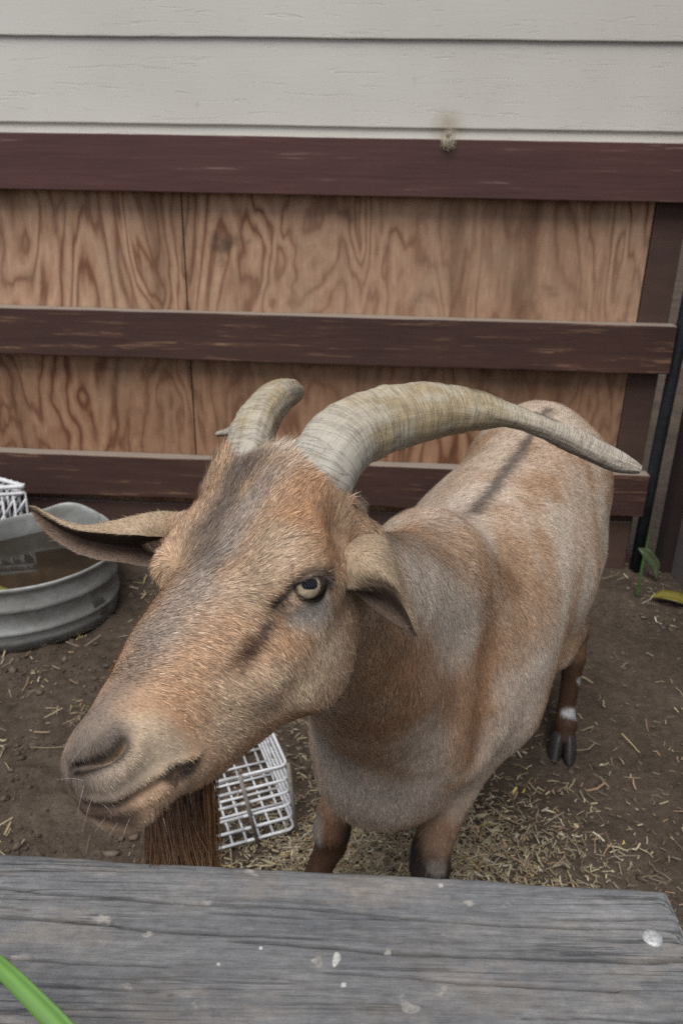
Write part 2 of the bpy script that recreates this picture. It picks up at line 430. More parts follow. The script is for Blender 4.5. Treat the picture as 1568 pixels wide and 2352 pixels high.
cracks = [(-.75, -.05, -.028, -.036, 0.0010), (-.30, .03, -.041, -.033, 0.0007), (-.52, -.22, -.050, -.0545, 0.0014), (-.28, -.13, -.0585, -.059, .0012),
          (-.145, .0, -.060, -.054, 0.0016), (-.22, -.05, -.0745, -.0765, 0.0009), (-.11, .02, -.094, -.089, 0.0010), (-.9, -.3, -.09, -.094, 0.0009),
          (-.62, -.4, -.0385, -.046, .001), (-1.3, -.55, -.052, -.05, 0.0012), (-.42, -.3, -.078, -.077, .0009), (-.09, 0, -.030, -.025, .0012), (-1.7, -1.0, -.08, -.075, 0.0012)]
for (u0, u1, v0, v1, wd) in cracks:
    tt = np.clip((Uf - u0) / (u1 - u0), 0, 1)
    cv = v0 + (v1 - v0) * tt + (vnoise(np.stack([Uf * 28, Uf * 0 + v0 * 500, Uf * 0], 1), 31) - .5) * .0035
    env = np.sqrt(np.clip(4 * tt * (1 - tt), 0, 1)) if u1 < -.0 else np.sqrt(np.clip(1 - (1 - tt) ** 2, 0, 1))
    ww = wd * (.25 + .75 * env) * (env > 0.02)
    g = np.exp(-((Vf - cv) / (ww * .6 + 1e-6)) ** 2) * (env > .02)
    hh -= g * .006 * (.4 + .6 * env); dirt *= 1 - .85 * g
edge = np.minimum(np.minimum(-Vf, Vf + W_), -Uf)
hh -= .006 * np.exp(-edge / .0035) * (.7 + .6 * fbm(np.stack([Uf * 40, Vf * 40, Uf * 0], 1), 41, 2))
wav = (fbm(np.stack([Uf * 14, Uf * 0, Uf * 0], 1), 51, 3) - .5) * .004
PT = P0 + Uf[:, None] * PU + (Vf + np.where(Vf > -.004, wav, 0))[:, None] * PV
PT[:, 2] = PZ + hh
i = np.arange(nu * nv).reshape(nu, nv)
F = np.stack([i[:-1, :-1], i[:-1, 1:], i[1:, 1:], i[1:, :-1]], -1).reshape(-1, 4)
# skirts down to the underside
bd = np.concatenate([i[0, :], i[1:, -1], i[-1, ::-1][1:], i[::-1, 0][1:-1]])
VB = PT[bd].copy(); VB[:, 2] = PZ - T_
k0 = len(PT); nb = len(bd); q = np.arange(nb); q1 = (q + 1) % nb
F2 = np.stack([bd[q], k0 + q, k0 + q1, bd[q1]], -1)[:, ::-1]
stain = 1 + .22 * np.exp(-(Vf / .028) ** 2) * fbm(np.stack([Uf * 25, Vf * 60, Uf * 0], 1), 61, 3) * 2.4
colp = (dirt * stain)[:, None] * np.ones(3)
Vall = np.concatenate([PT, VB]); call = np.concatenate([colp, np.ones((nb, 3))])
FB = np.array([[k0 + nb * 0, k0 + nv - 1, k0 + nv - 1 + nu - 1, k0 + 2 * nv + nu - 3]])
mesh_np('cap_plank', Vall, [F, F2, FB], MT['plank'], fence, col=call)
# posts and a lower rail under the cap (behind it as seen from here)
def pbox(name, u0, u1, v0, v1, z0, z1, mat, parent):
    bm = bmesh.new(); bmesh.ops.create_cube(bm, size=1)
    for vx in bm.verts:
        a = u0 + (vx.co.x + .5) * (u1 - u0); b_ = v0 + (vx.co.y + .5) * (v1 - v0)
        p = P0 + a * PU + b_ * PV; vx.co = Vector((p[0], p[1], z0 + (vx.co.z + .5) * (z1 - z0)))
    bmesh.ops.bevel(bm, geom=bm.edges[:], offset=.004, segments=2, affect='EDGES')
    me = bpy.data.meshes.new(name); bm.to_mesh(me); bm.free(); me.materials.append(mat)
    a = me.attributes.new('Col', 'FLOAT_COLOR', 'POINT'); a.data.foreach_set('color', np.ones(len(me.vertices) * 4, np.float32))
    o = bpy.data.objects.new(name, me); COL.objects.link(o); set_parent(o, parent); return o
for u in (-.10, -1.5):
    pbox('post', u - .045, u + .045, -.118, -.03, -.05, PZ - T_ - .001, MT['plank'], fence)
pbox('lower_rail', -1.7, -.02, -.029, -.002, .36, .50, MT['plank'], fence)
# nail head near the end
npt = pz(1497, 2155, PZ)
a = np.linspace(0, 2 * math.pi, 22, endpoint=False)
rings = [(.0, .0016), (.0040, .0015), (.0056, .0009), (.0062, -.001), (.0062, -.003)]
Vn = np.concatenate([[[npt[0], npt[1], PZ + rings[0][1]]]] + [np.stack([npt[0] + r * np.cos(a), npt[1] + r * np.sin(a), np.full(22, PZ + z)], 1) for r, z in rings[1:]])
q = np.arange(22); q1 = (q + 1) % 22
Fn3 = np.stack([np.zeros(22, int), 1 + q, 1 + q1], 1)
Fn4 = np.concatenate([np.stack([1 + 22 * k + q, 1 + 22 * (k + 1) + q, 1 + 22 * (k + 1) + q1, 1 + 22 * k + q1], 1) for k in range(3)])
mesh_np('nail_head', Vn, [Fn3, Fn4], MT['nail'], fence)
# bird droppings on the plank
def splat(px, py, r, seed, squash=1.0):
    c = pz(px, py, PZ); th = np.linspace(0, 2 * math.pi, 26, endpoint=False)
    rr = r * (.6 + .8 * vnoise(np.stack([np.cos(th) * 1.6, np.sin(th) * 1.6, th * 0 + seed], 1), seed))
    V = [[c[0], c[1], PZ + .0009]]
    for f, z in ((.55, .0008), (1, -.0008)):
        for t_, x in zip(th, rr): V.append([c[0] + f * x * math.cos(t_), c[1] + f * x * math.sin(t_) * squash, PZ + z])
    n = 26; q = np.arange(n); q1 = (q + 1) % n
    return np.array(V), np.stack([1 + q, 1 + n + q, 1 + n + q1, 1 + q1], 1), np.stack([np.zeros(n, int), 1 + q, 1 + q1], 1)
MT['drop'] = m_plain('dried_bird_dropping', (.40, .40, .38), .8, .2, .3, 300)
MT['dropgrey'] = m_plain('rubbed_dropping', (.22, .215, .205), .85, .2, .35, 300)
for px_, py_, r_, s_, q_ in ((771, 2201, .0030, 3, 1.5), (768, 2215, .0016, 4, 1), (789, 2262, .0022, 5, 1), (503, 2215, .0015, 8, 1), (599, 2178, .0016, 9, 1), (1012, 2034, .0019, 12, 1)):
    V, F, F3 = splat(px_, py_, r_, s_, q_); mesh_np('dropping', V, [F, F3], MT['drop'], fence)
for px_, py_, r_, s_, q_ in ((892, 2183, .0026, 6, 1), (729, 2205, .0040, 13, 1), (340, 2146, .0040, 10, .7), (1075, 2072, .0045, 11, .6), (940, 2312, .0055, 7, .8)):
    V, F, F3 = splat(px_, py_, r_, s_, q_); mesh_np('dropping', V, [F, F3], MT['dropgrey'], fence)

# ------------------------------------------------------------------ galvanised tub with water
tub = tag(empty('water_tub', (-.92, 2.03, 0)), 'dented galvanised metal tub of dark water against the plywood', 'tub')
def closed_spline(pts, n):
    p = np.asarray(pts, float); m = len(p); out = []
    for k in range(m):
        a, b_, c, d_ = p[k - 1], p[k], p[(k + 1) % m], p[(k + 2) % m]
        for t_ in np.linspace(0, 1, n, endpoint=False):
            out.append(.5 * (2 * b_ + (c - a) * t_ + (2 * a - 5 * b_ + 4 * c - d_) * t_ ** 2 + (3 * b_ - a - 3 * c + d_) * t_ ** 3))
    return np.array(out)
rim = closed_spline([(-.640, 1.99), (-.685, 1.86), (-.80, 1.765), (-.94, 1.735), (-1.10, 1.78), (-1.20, 1.90), (-1.21, 2.03), (-1.13, 2.125), (-1.04, 2.175), (-.96, 2.235), (-.875, 2.292), (-.80, 2.275), (-.70, 2.17)], 12)
ct = rim.mean(0); zr = .188
def tub_ring(sc, z, zv=None):
    r = ct + (rim - ct) * sc
    return np.concatenate([r, np.full((len(r), 1), z)], 1)
prof = [(.955, .005), (.965, .0), (.968, .03), (.975, .05), (.992, .055), (.975, .060), (.980, .085), (.985, .118), (1.004, .124), (.988, .131), (.992, .165), (.995, .178), (1.012, .183), (1.016, .190), (1.008, .195), (.997, .191), (.985, .18), (.978, .12), (.962, .008)]
Rs = [tub_ring(a_, z_) for a_, z_ in prof]
Vt = np.concatenate(Rs); n = len(rim)
dn = (fbm(Vt * [9, 9, 12], 61, 3) - .5)
cen = np.concatenate([ct, [0]])
rad = Vt - cen; rad[:, 2] = 0; rad /= np.linalg.norm(rad, axis=1)[:, None]
Vt = Vt + rad * (dn * .014)[:, None] * np.tile(1, (len(Vt), 1))
back = np.exp(-(((Vt[:, 0] + .87) / .06) ** 2 + ((Vt[:, 1] - 2.29) / .12) ** 2)); Vt[:, 2] += back * (Vt[:, 2] > .15) * .012
i = np.arange(len(prof) * n).reshape(len(prof), n); j = np.roll(i, -1, 1)
F = np.stack([i[:-1], j[:-1], j[1:], i[1:]], -1).reshape(-1, 4)
cb = len(Vt); Vt = np.concatenate([Vt, [[ct[0], ct[1], .008]]])
F3 = np.stack([i[-1], j[-1], np.full(n, cb)], -1)
mesh_np('tub_shell', Vt, [F, F3], MT['galv'], tub)
wr = np.concatenate([ct + (rim - ct) * .972, np.full((n, 1), .128)], 1)
wr = np.concatenate([wr, [[ct[0], ct[1], .128]]]); q = np.arange(n)
mesh_np('water', wr, [np.stack([q, (q + 1) % n, np.full(n, n)], 1)], MT['water'], tub)

# ------------------------------------------------------------------ wire crates
def rods(paths, r, n=8): return merge([tube_np(p, r, n) for p in paths])
def round_path(pts, rad=.012, seg=5):
    pts = [np.asarray(p, float) for p in pts]; out = [pts[0]]
    for a_, b_, c_ in zip(pts[:-2], pts[1:-1], pts[2:]):
        u = (a_ - b_) / np.linalg.norm(a_ - b_); v_ = (c_ - b_) / np.linalg.norm(c_ - b_)
        for t_ in np.linspace(0, 1, seg):
            out.append((1 - t_) ** 2 * (b_ + u * rad) + 2 * t_ * (1 - t_) * b_ + t_ ** 2 * (b_ + v_ * rad))
    out.append(pts[-1]); return np.array(out)
def wire_crate(corner, ea, eb, wa, wb, h, lean, label, nrod, r, group=None):
    """ea, eb: ground directions from the near corner; lean: how far the top is pushed"""
    root = tag(empty('wire_crate', tuple(corner)), label, 'crate')
    c = np.asarray(corner, float); ea = np.array([*ea, 0]); eb = np.array([*eb, 0]); ea /= np.linalg.norm(ea); eb /= np.linalg.norm(eb)
    ln = np.asarray(lean, float)
    def pt(a_, b_, z): return c + ea * a_ * wa + eb * b_ * wb + np.array([0, 0, z]) + ln * (z / h)
    hoops = []
    for k in range(nrod):
        z = .008 + (h - .012) * k / (nrod - 1)
        hoops.append(np.concatenate([round_path([pt(.5, 0, z), pt(0, 0, z), pt(0, 1, z), pt(1, 1, z), pt(1, 0, z), pt(.5, 0, z)], .016)]))
    V, Fs = rods(hoops, r); mesh_np('wire_hoop', V, Fs, MT['white_wire'], root)
    base = [[pt(t_, 0, .004), pt(t_, 1, .004)] for t_ in np.linspace(.08, .92, 7)] + [[pt(0, t_, .010), pt(1, t_, .010)] for t_ in np.linspace(.1, .9, 6)]
    V, Fs = rods([np.array(b_) for b_ in base], r * .85); mesh_np('base_wire', V, Fs, MT['white_wire'], root)
    off = .004
    st = [[pt(-.008, -.01, h + .004), pt(-.012, -.012, -.002)], [pt(1.008, -.01, h + .004), pt(1.008, -.01, 0)], [pt(1.008, 1.01, h + .004), pt(1.008, 1.01, 0)], [pt(-.008, 1.01, h + .004), pt(-.008, 1.01, 0)],
          [pt(.47, -.014, h + .004), pt(.40, -.016, -.004)], [pt(.5, 1.014, h + .004), pt(.5, 1.014, 0)], [pt(-.012, .5, h), pt(-.012, .5, 0)], [pt(1.012, .5, h), pt(1.012, .5, 0)]]
    for s_ in st:
        V, Fs = rods([np.array(s_)], r * 1.35); mesh_np('upright', V, Fs, MT['grey_strap'], root)
    rimp = round_path([pt(.5, -.004, h), pt(0, -.004, h), pt(0, 1, h), pt(1, 1, h), pt(1, -.004, h), pt(.5, -.004, h)], .014)
    V, Fs = rods([rimp], r * .95); mesh_np('rim', V, Fs, MT['white_wire'], root)
    return root
wire_crate((-.078, 1.158, .0), (-.93, -.36), (-.36, .93), .19, .27, .168, (-.014, -.006, 0), 'white wire crate standing in the straw behind the goat\'s beard', 6, .0030)
# crate of white plastic lattice behind the tub
cr = tag(empty('lattice_crate', (-1.0, 2.27, 0)), 'white plastic lattice crate wedged behind the metal tub', 'crate')
C0 = np.array([-.985, 2.262, 0]); e1 = np.array([-.30, -.075, 0]); e2 = np.array([-.15, .085, 0]); hz = .272
def cp(a_, b_, z): return C0 + a_ * e1 + b_ * e2 + np.array([-.02 * (hz - z), 0, z])
bars = []
for (a0, b0, a1, b1) in ((0, 0, 1, 0), (0, 0, 0, 1), (1, 0, 1, 1), (0, 1, 1, 1)):
    m = 9 if a0 != a1 else 6
    for k in range(m + 1):
        t_ = k / m; pa = (a0 + (a1 - a0) * t_, b0 + (b1 - b0) * t_)
        bars.append(np.array([cp(*pa, .01), cp(*pa, hz - .02)]))
        if k < m:
            t2 = (k + 1) / m; pb = (a0 + (a1 - a0) * t2, b0 + (b1 - b0) * t2)
            for zz in np.arange(.03, hz - .03, .05):
                bars.append(np.array([cp(*pa, zz + .05), cp(*pb, zz)]))
V, Fs = rods(bars, .0036, 6); mesh_np('lattice', V, Fs, MT['white_wire'], cr)
rp = round_path([cp(.5, 0, hz), cp(0, 0, hz), cp(0, 1, hz), cp(1, 1, hz), cp(1, 0, hz), cp(.5, 0, hz)], .012)
rp2 = rp - np.array([0, 0, .022])
V, Fs = merge([tube_np(rp, .0075, 8), tube_np(rp2, .006, 8)]); mesh_np('rim', V, Fs, MT['white_wire'], cr)
for t_ in (.18, .40, .62, .84):
    hp = []
    for k in range(3):
        b_ = .2 + .3 * k; p_ = [cp(t_ - .03, b_, .05), cp(t_ - .03, b_, hz - .012), cp(t_ + .05, b_, hz - .012), cp(t_ + .05, b_, .05)]
        hp.append(round_path(p_, .015))
    V, Fs = rods(hp, .0042, 6); mesh_np('divider', V, Fs, MT['white_wire'], cr)

# ------------------------------------------------------------------ straw, leaves, blade
def stalk_field(name, n, region, size, cols, seed, label, zbase=0):
    g = np.random.default_rng(seed); pts = []
    while len(pts) < n:
        q = g.uniform([-1.5, .35], [1.1, 2.35], (n * 2, 2)); wgt = region(q)
        pts += list(q[g.random(len(q)) < wgt])
    pts = np.array(pts[:n]); z = ground_z(np.concatenate([pts, np.zeros((n, 1))], 1))
    Ln = size[0] * np.exp(g.normal(0, .55, n)); Wd = size[1] * np.exp(g.normal(0, .35, n))
    an = g.uniform(0, 2 * math.pi, n); tl = g.normal(0, .22, n); bend = g.normal(0, .25, n)
    D = np.stack([np.cos(an) * np.cos(tl), np.sin(an) * np.cos(tl), np.sin(tl)], 1)
    S = np.stack([-np.sin(an), np.cos(an), g.normal(0, .4, n)], 1)
    c = np.concatenate([pts, (z + zbase + np.abs(np.sin(tl)) * Ln * .45 + g.uniform(.001, .008, n))[:, None]], 1)
    rows = []
    for t_, wf in ((-.5, .9), (0, 1), (.5, .8)):
        m_ = c + D * (t_ * Ln)[:, None] + S * (bend * Ln * (.25 - t_ * t_))[:, None]
        rows += [m_ - S * (Wd * wf * .5)[:, None], m_ + S * (Wd * wf * .5)[:, None] , m_ + np.array([0, 0, 1]) * (Wd * .35 * wf)[:, None]]
    V = np.stack(rows, 1).reshape(-1, 3)
    b = np.arange(n)[:, None] * 9
    F = np.concatenate([b + np.array([0, 2, 5, 3]), b + np.array([2, 1, 4, 5]), b + np.array([3, 5, 8, 6]), b + np.array([5, 4, 7, 8])])
    ci = g.choice(len(cols), n, p=[c_[1] for c_ in cols]); base = np.array([c_[0] for c_ in cols])[ci] * np.exp(g.normal(0, .25, n))[:, None]
    return tag(mesh_np(name, V, F, MT['straw'], col=np.repeat(base, 9, 0)), label, 'straw', kind='stuff')
SC_COL = [((.34, .29, .19), .32), ((.26, .23, .155), .28), ((.40, .32, .10), .02), ((.27, .18, .115), .14), ((.15, .12, .085), .16), ((.46, .43, .35), .08)]
def reg_pile(q):
    f = fbm(np.concatenate([q * 5, np.zeros((len(q), 1))], 1), 71, 3)
    r = np.exp(-(((q[:, 0] - .13) / .24) ** 2 + ((q[:, 1] - 1.02) / .20) ** 2))
    return np.clip(r * (f * 2.2 - .2), 0, 1)
def reg_loose(q):
    f = fbm(np.concatenate([q * 4, np.zeros((len(q), 1))], 1), 77, 3)
    r = np.where(q[:, 0] < .42, 1.0, .28) * np.where((q[:, 0] < -.2) & (q[:, 1] > 1.2), .75, 1)
    return np.clip(r * sstep(.35, .75, f), 0, 1)
stalk_field('straw', 14000, reg_pile, (.0115, .0017), SC_COL, 5, 'trampled yellow green straw scattered between the goat\'s legs', .002)
stalk_field('straw_stalk', 200, lambda q: np.clip(reg_loose(q) * np.where(q[:, 0] < .2, 1, .25), 0, 1), (.034, .0032), [((.40, .33, .17), .5), ((.44, .35, .10), .15), ((.33, .26, .16), .35)], 9, 'longer yellow straw stalks lying loose on the dirt', .002)
stalk_field('loose_straw', 6000, reg_loose, (.015, .0019), SC_COL, 6, 'loose bits of straw and chaff strewn over the dirt', .0)
def clod_field(n, seed):
    g = np.random.default_rng(seed); pts = []
    ph = (1 + 5 ** .5) / 2
    I = np.array([(-1, ph, 0), (1, ph, 0), (-1, -ph, 0), (1, -ph, 0), (0, -1, ph), (0, 1, ph), (0, -1, -ph), (0, 1, -ph), (ph, 0, -1), (ph, 0, 1), (-ph, 0, -1), (-ph, 0, 1)]) / 1.9
    T = np.array([(0, 11, 5), (0, 5, 1), (0, 1, 7), (0, 7, 10), (0, 10, 11), (1, 5, 9), (5, 11, 4), (11, 10, 2), (10, 7, 6), (7, 1, 8), (3, 9, 4), (3, 4, 2), (3, 2, 6), (3, 6, 8), (3, 8, 9), (4, 9, 5), (2, 4, 11), (6, 2, 10), (8, 6, 7), (9, 8, 1)])
    while len(pts) < n:
        q = g.uniform([-1.4, .4], [1.05, 2.3], (n * 2, 2)); f = fbm(np.concatenate([q * 6, np.zeros((len(q), 1))], 1), 87, 3)
        wgt = sstep(.40, .66, f) * np.where(q[:, 0] < .0, 1, .40); pts += list(q[g.random(len(q)) < wgt])
    pts = np.array(pts[:n]); z = ground_z(np.concatenate([pts, np.zeros((n, 1))], 1)); r = .0022 * np.exp(g.normal(0, .62, n))
    V = I[None] * (r[:, None, None] * np.exp(g.normal(0, .22, (n, 12, 1)))) * g.uniform([.7, .7, .45], [1.5, 1.3, .9], (n, 3))[:, None, :]
    V = V + np.concatenate([pts, (z + r * .25)[:, None]], 1)[:, None, :]
    c = np.array([.074, .058, .045]) * np.exp(g.normal(0, .30, n))[:, None]
    tag(mesh_np('clods', V.reshape(-1, 3), (T[None] + (np.arange(n) * 12)[:, None, None]).reshape(-1, 3), MT['straw'], col=np.repeat(c, 12, 0)), 'crumbly little clods of dirt scattered over the pen floor', 'clods', kind='stuff')
clod_field(9000, 15)
def blade(pts, wid, col, name, label, cat, nrm, fold=.25, parent=None):
    pts = np.asarray(pts, float); m = len(pts)
    s = np.linspace(0, m - 1, 40); P_ = np.stack([np.interp(s, np.arange(m), pts[:, k]) for k in range(3)], 1)
    for _ in range(6): P_[1:-1] = (P_[:-2] + 2 * P_[1:-1] + P_[2:]) / 4
    W_s = np.interp(np.linspace(0, 1, 40), np.linspace(0, 1, len(wid)), wid)
    T = np.gradient(P_, axis=0); T /= np.linalg.norm(T, axis=1)[:, None]
    nrm = np.asarray(nrm, float); Sd = np.cross(T, nrm); Sd /= np.linalg.norm(Sd, axis=1)[:, None]; Nn = np.cross(Sd, T)
    off = np.array([-1, -.5, 0, .5, 1.0]); V = []
    for o_ in off: V.append(P_ + Sd * (W_s * o_ * .5)[:, None] + Nn * (W_s * fold * abs(o_) * .5)[:, None])
    for o_ in off[::-1]: V.append(P_ + Sd * (W_s * o_ * .5)[:, None] + Nn * (W_s * (fold * abs(o_) * .5) - .0006 - W_s * .03)[:, None])
    V = np.stack(V, 1); i = np.arange(400).reshape(40, 10); j = np.roll(i, -1, 1)
    F = np.stack([i[:-1], j[:-1], j[1:], i[1:]], -1).reshape(-1, 4)
    Vf_ = V.reshape(-1, 3)
    stripe = np.tile(np.array([1.0, .9, 1.25, .9, 1, 1, .9, 1.25, .9, 1]), 40) * (.85 + .3 * vnoise(Vf_ * [120, 120, 120], 5))
    c = np.asarray(col)[None] * stripe[:, None]
    o = mesh_np(name, Vf_, F, MT['grass'], parent, col=c)
    if label: tag(o, label, cat)
    return o
blade([pw(330, 2640, .36), pw(225, 2450, .37), pw(120, 2335, .385), pw(20, 2235, .40), pw(-80, 2150, .42), pw(-190, 2085, .44)], [.0095, .0105, .010, .0088, .0065, .002], (.10, .215, .045),
      'grass_blade', 'long bright green grass blade crossing the corner of the grey plank', 'grass', EV * .5 - fwd, .3)
weed = tag(empty('weed', tuple(pz(1462, 1368, .0))), 'small green weed at the foot of the dark metal post', 'weed')
blade([pz(1462, 1368, .004), pz(1462, 1368, .004) + [.006, .02, .07], pz(1462, 1368, .004) + [.018, .045, .13], pz(1462, 1368, .0) + [.03, .06, .20]], [.009, .008, .006, .003], (.035, .085, .018),
      'stem', None, None, (0, -1, .4), .5, parent=weed)
lp = pz(1492, 1330, .002)
blade([lp + [-.035, .05, .085], lp + [-.012, .035, .075], lp + [.012, .015, .045], lp + [.018, -.005, .004]], [.004, .034, .036, .004], (.04, .055, .022),
      'leaf', None, None, (-.3, -1, .5), .3, parent=weed)
yl = pz(1542, 1380, .012)
blade([yl + [-.055, .025, .0], yl + [-.025, .014, .012], yl + [.01, -.005, .014], yl + [.045, -.02, .004], yl + [.075, -.03, -.006]], [.003, .038, .045, .034, .003], (.15, .13, .022),
      'yellow_leaf', 'yellow fallen leaf lying on the dirt by the side wall', 'leaf', (0, -.3, 1), .25)
# leaf floating in the tub
fl = np.array([-.93, 1.86, .131])
blade([fl + [-.10, .02, 0], fl + [-.05, .015, .001], fl + [0, .0, .001], fl + [.06, -.01, 0]], [.004, .03, .034, .003], (.13, .15, .03), 'floating_leaf', 'yellow green leaf floating on the water in the tub', 'leaf', (0, 0, 1), .1)
blade([fl + [-.03, -.045, .001], fl + [-.03, 0, .004], fl + [-.03, .06, .004], fl + [-.03, .10, .001]], [.003, .010, .010, .003], (.20, .18, .04), 'floating_straw', 'yellow straw stalk lying across the leaf in the tub', 'straw', (0, 0, 1), .1)
# tuft of shed goat hair caught on the top board
tc = wpt(0, 0, 0)
def hair_tuft(name, px, py, nst, ln, col, label, spread):
    base = None
    r = fwd + (px - 784) / FPX * EU - (py - 1176) / FPX * EV
    n_ = WN; t_ = ((np.array([0, DW, 0]) + .004 * n_ - CAM) @ n_) / (r @ n_); c = CAM + r * t_
    g = np.random.default_rng(nst); prts = []
    for k in range(nst):
        b0 = c + np.array([g.normal(0, spread), 0, g.normal(0, .003)]) + n_ * .002; up_ = -1 if k % 4 else 1
        p1 = b0 + np.array([g.normal(.12, .22), -.04 - abs(g.normal(0, .06)), up_ * abs(g.normal(.7, .25))]) * ln * g.uniform(.35, 1); p2 = p1 + np.array([g.normal(.1, .35), -.05, up_ * g.uniform(.1, .5)]) * ln * .6
        prts.append(tube_np(np.array([b0, (b0 + p1) / 2 + g.normal(0, .002, 3), p1, p2]), [.0005, .0005, .0004, .0002], 4))
    V, Fs = merge(prts)
    tag(mesh_np(name, V, Fs, MT['straw'], col=np.tile(col, (len(V), 1))), label, 'tuft')
hair_tuft('hair_tuft', 1027, 318, 150, .028, (.52, .47, .37), 'pale tuft of shed hair caught on the top edge of the red board', .007)

# ------------------------------------------------------------------ the goat: implicit body -> one continuous mesh
CB = np.stack([EU, EV, -fwd], 1)                       # camera axes -> world
Rc = np.array([[-0.444, -0.648, 0.619], [0.882, -0.194, 0.43], [-0.159, 0.737, 0.657]]).T
_a = math.radians(15); Rc[:, 1:] = np.stack([Rc[:, 1] * math.cos(_a) + Rc[:, 2] * math.sin(_a), Rc[:, 2] * math.cos(_a) - Rc[:, 1] * math.sin(_a)], 1)
_u, _, _v = np.linalg.svd(Rc); RH = CB @ (_u @ _v)     # head axes: forward, goat's left, up
OH = CAM + CB @ (np.array([-9.35, -2.25, -57.8]) / 100)
def hw(f, l, u): return OH + RH @ (np.array([f, l, u]) / 100)      # head coordinates in centimetres -> world
FH, LH, UH = RH.T

# head stations: f, top u, bottom u, half width, widest height (0 bottom..1 top), squareness
ST = np.array([
    [-14.0, -6.0, -9.0, 2.6, .5, 2.0],
    [-11.5, -4.0, -10.6, 3.4, .6, 2.1],
    [-8.5, -.6, -12.2, 4.5, .64, 2.2],
    [-5.0, 1.0, -13.4, 5.1, .66, 2.3],
    [-1.5, 0.9, -14.6, 5.9, .64, 2.4],
    [1.5, 0.4, -15.0, 6.1, .63, 2.4],
    [5.0, -0.1, -14.6, 5.4, .60, 2.4],
    [8.5, -0.6, -13.8, 4.7, .57, 2.35],
    [11.5, -1.3, -12.9, 4.0, .53, 2.3],
    [14.0, -1.9, -11.8, 3.5, .52, 2.3],
    [16.0, -2.5, -10.6, 3.1, .54, 2.3],
    [17.4, -3.4, -10.0, 2.6, .55, 2.2],
    [18.3, -4.7, -9.8, 2.0, .55, 2.1],
    [18.8, -6.0, -8.6, 0.9, .55, 2.0]])
fs = np.linspace(ST[0, 0], ST[-1, 0], 500)
def crom(x, xp, yp):
    i = np.clip(np.searchsorted(xp, x) - 1, 0, len(xp) - 2)
    h = xp[i + 1] - xp[i]; t = (x - xp[i]) / h
    m = np.gradient(yp, xp); m0, m1 = m[i] * h, m[i + 1] * h
    return (2 * t**3 - 3 * t**2 + 1) * yp[i] + (t**3 - 2 * t**2 + t) * m0 + (-2 * t**3 + 3 * t**2) * yp[i + 1] + (t**3 - t**2) * m1
STI = np.stack([crom(fs, ST[:, 0], ST[:, k]) for k in range(1, 6)], 1)
def head_loft(P):
    q = (P - OH) @ RH * 100
    f, l, u = q[:, 0], q[:, 1], q[:, 2]
    fc = np.clip(f, ST[0, 0], ST[-1, 0])
    l = l - np.interp(fc, [-9, -3, 3, 9, 14, 18], [.2, .5, .1, -.65, -.85, -1.1])
    top, bot, wd, wh, ex = [np.interp(fc, fs, STI[:, k]) for k in range(5)]
    wd = wd * np.where(l < 0, np.interp(fc, [-2, 3, 12, 16], [1, .80, .82, 1]), np.interp(fc, [-2, 3, 12, 16], [1, 1.07, 1.10, 1]))
    uc = bot + (top - bot) * wh
    hh_ = np.where(u > uc, top - uc, uc - bot)
    e2 = np.where(u > uc, ex, ex * .86)
    rho = (np.abs((u - uc) / hh_) ** e2 + np.abs(l / wd) ** e2 + 1e-9) ** (1 / e2)
    d = (rho - 1) * np.minimum(np.minimum(hh_, wd) * 1.05, 6)
    over = np.abs(f - fc)
    return np.where(over > 0, np.sqrt(np.maximum(d, 0) ** 2 + over ** 2), d) / 100
def cap(P, a, b, ra, rb):
    a = np.asarray(a, float); b = np.asarray(b, float); ab = b - a
    t = np.clip(((P - a) @ ab) / (ab @ ab), 0, 1)
    return np.linalg.norm(P - a - t[:, None] * ab, axis=1) - (ra + (rb - ra) * t)
def ell(P, c, r, axes=None):
    q = P - np.asarray(c, float)
    if axes is not None: q = q @ np.asarray(axes, float).T
    r = np.asarray(r, float); k0 = np.linalg.norm(q / r, axis=1); k1 = np.linalg.norm(q / (r * r), axis=1) + 1e-9
    return k0 * (k0 - 1) / k1
def smin(a, b, k):
    h = np.clip(.5 + .5 * (b - a) / k, 0, 1); return b + (a - b) * h - k * h * (1 - h)
HA = np.stack([FH, LH, UH])                           # head axes as rows
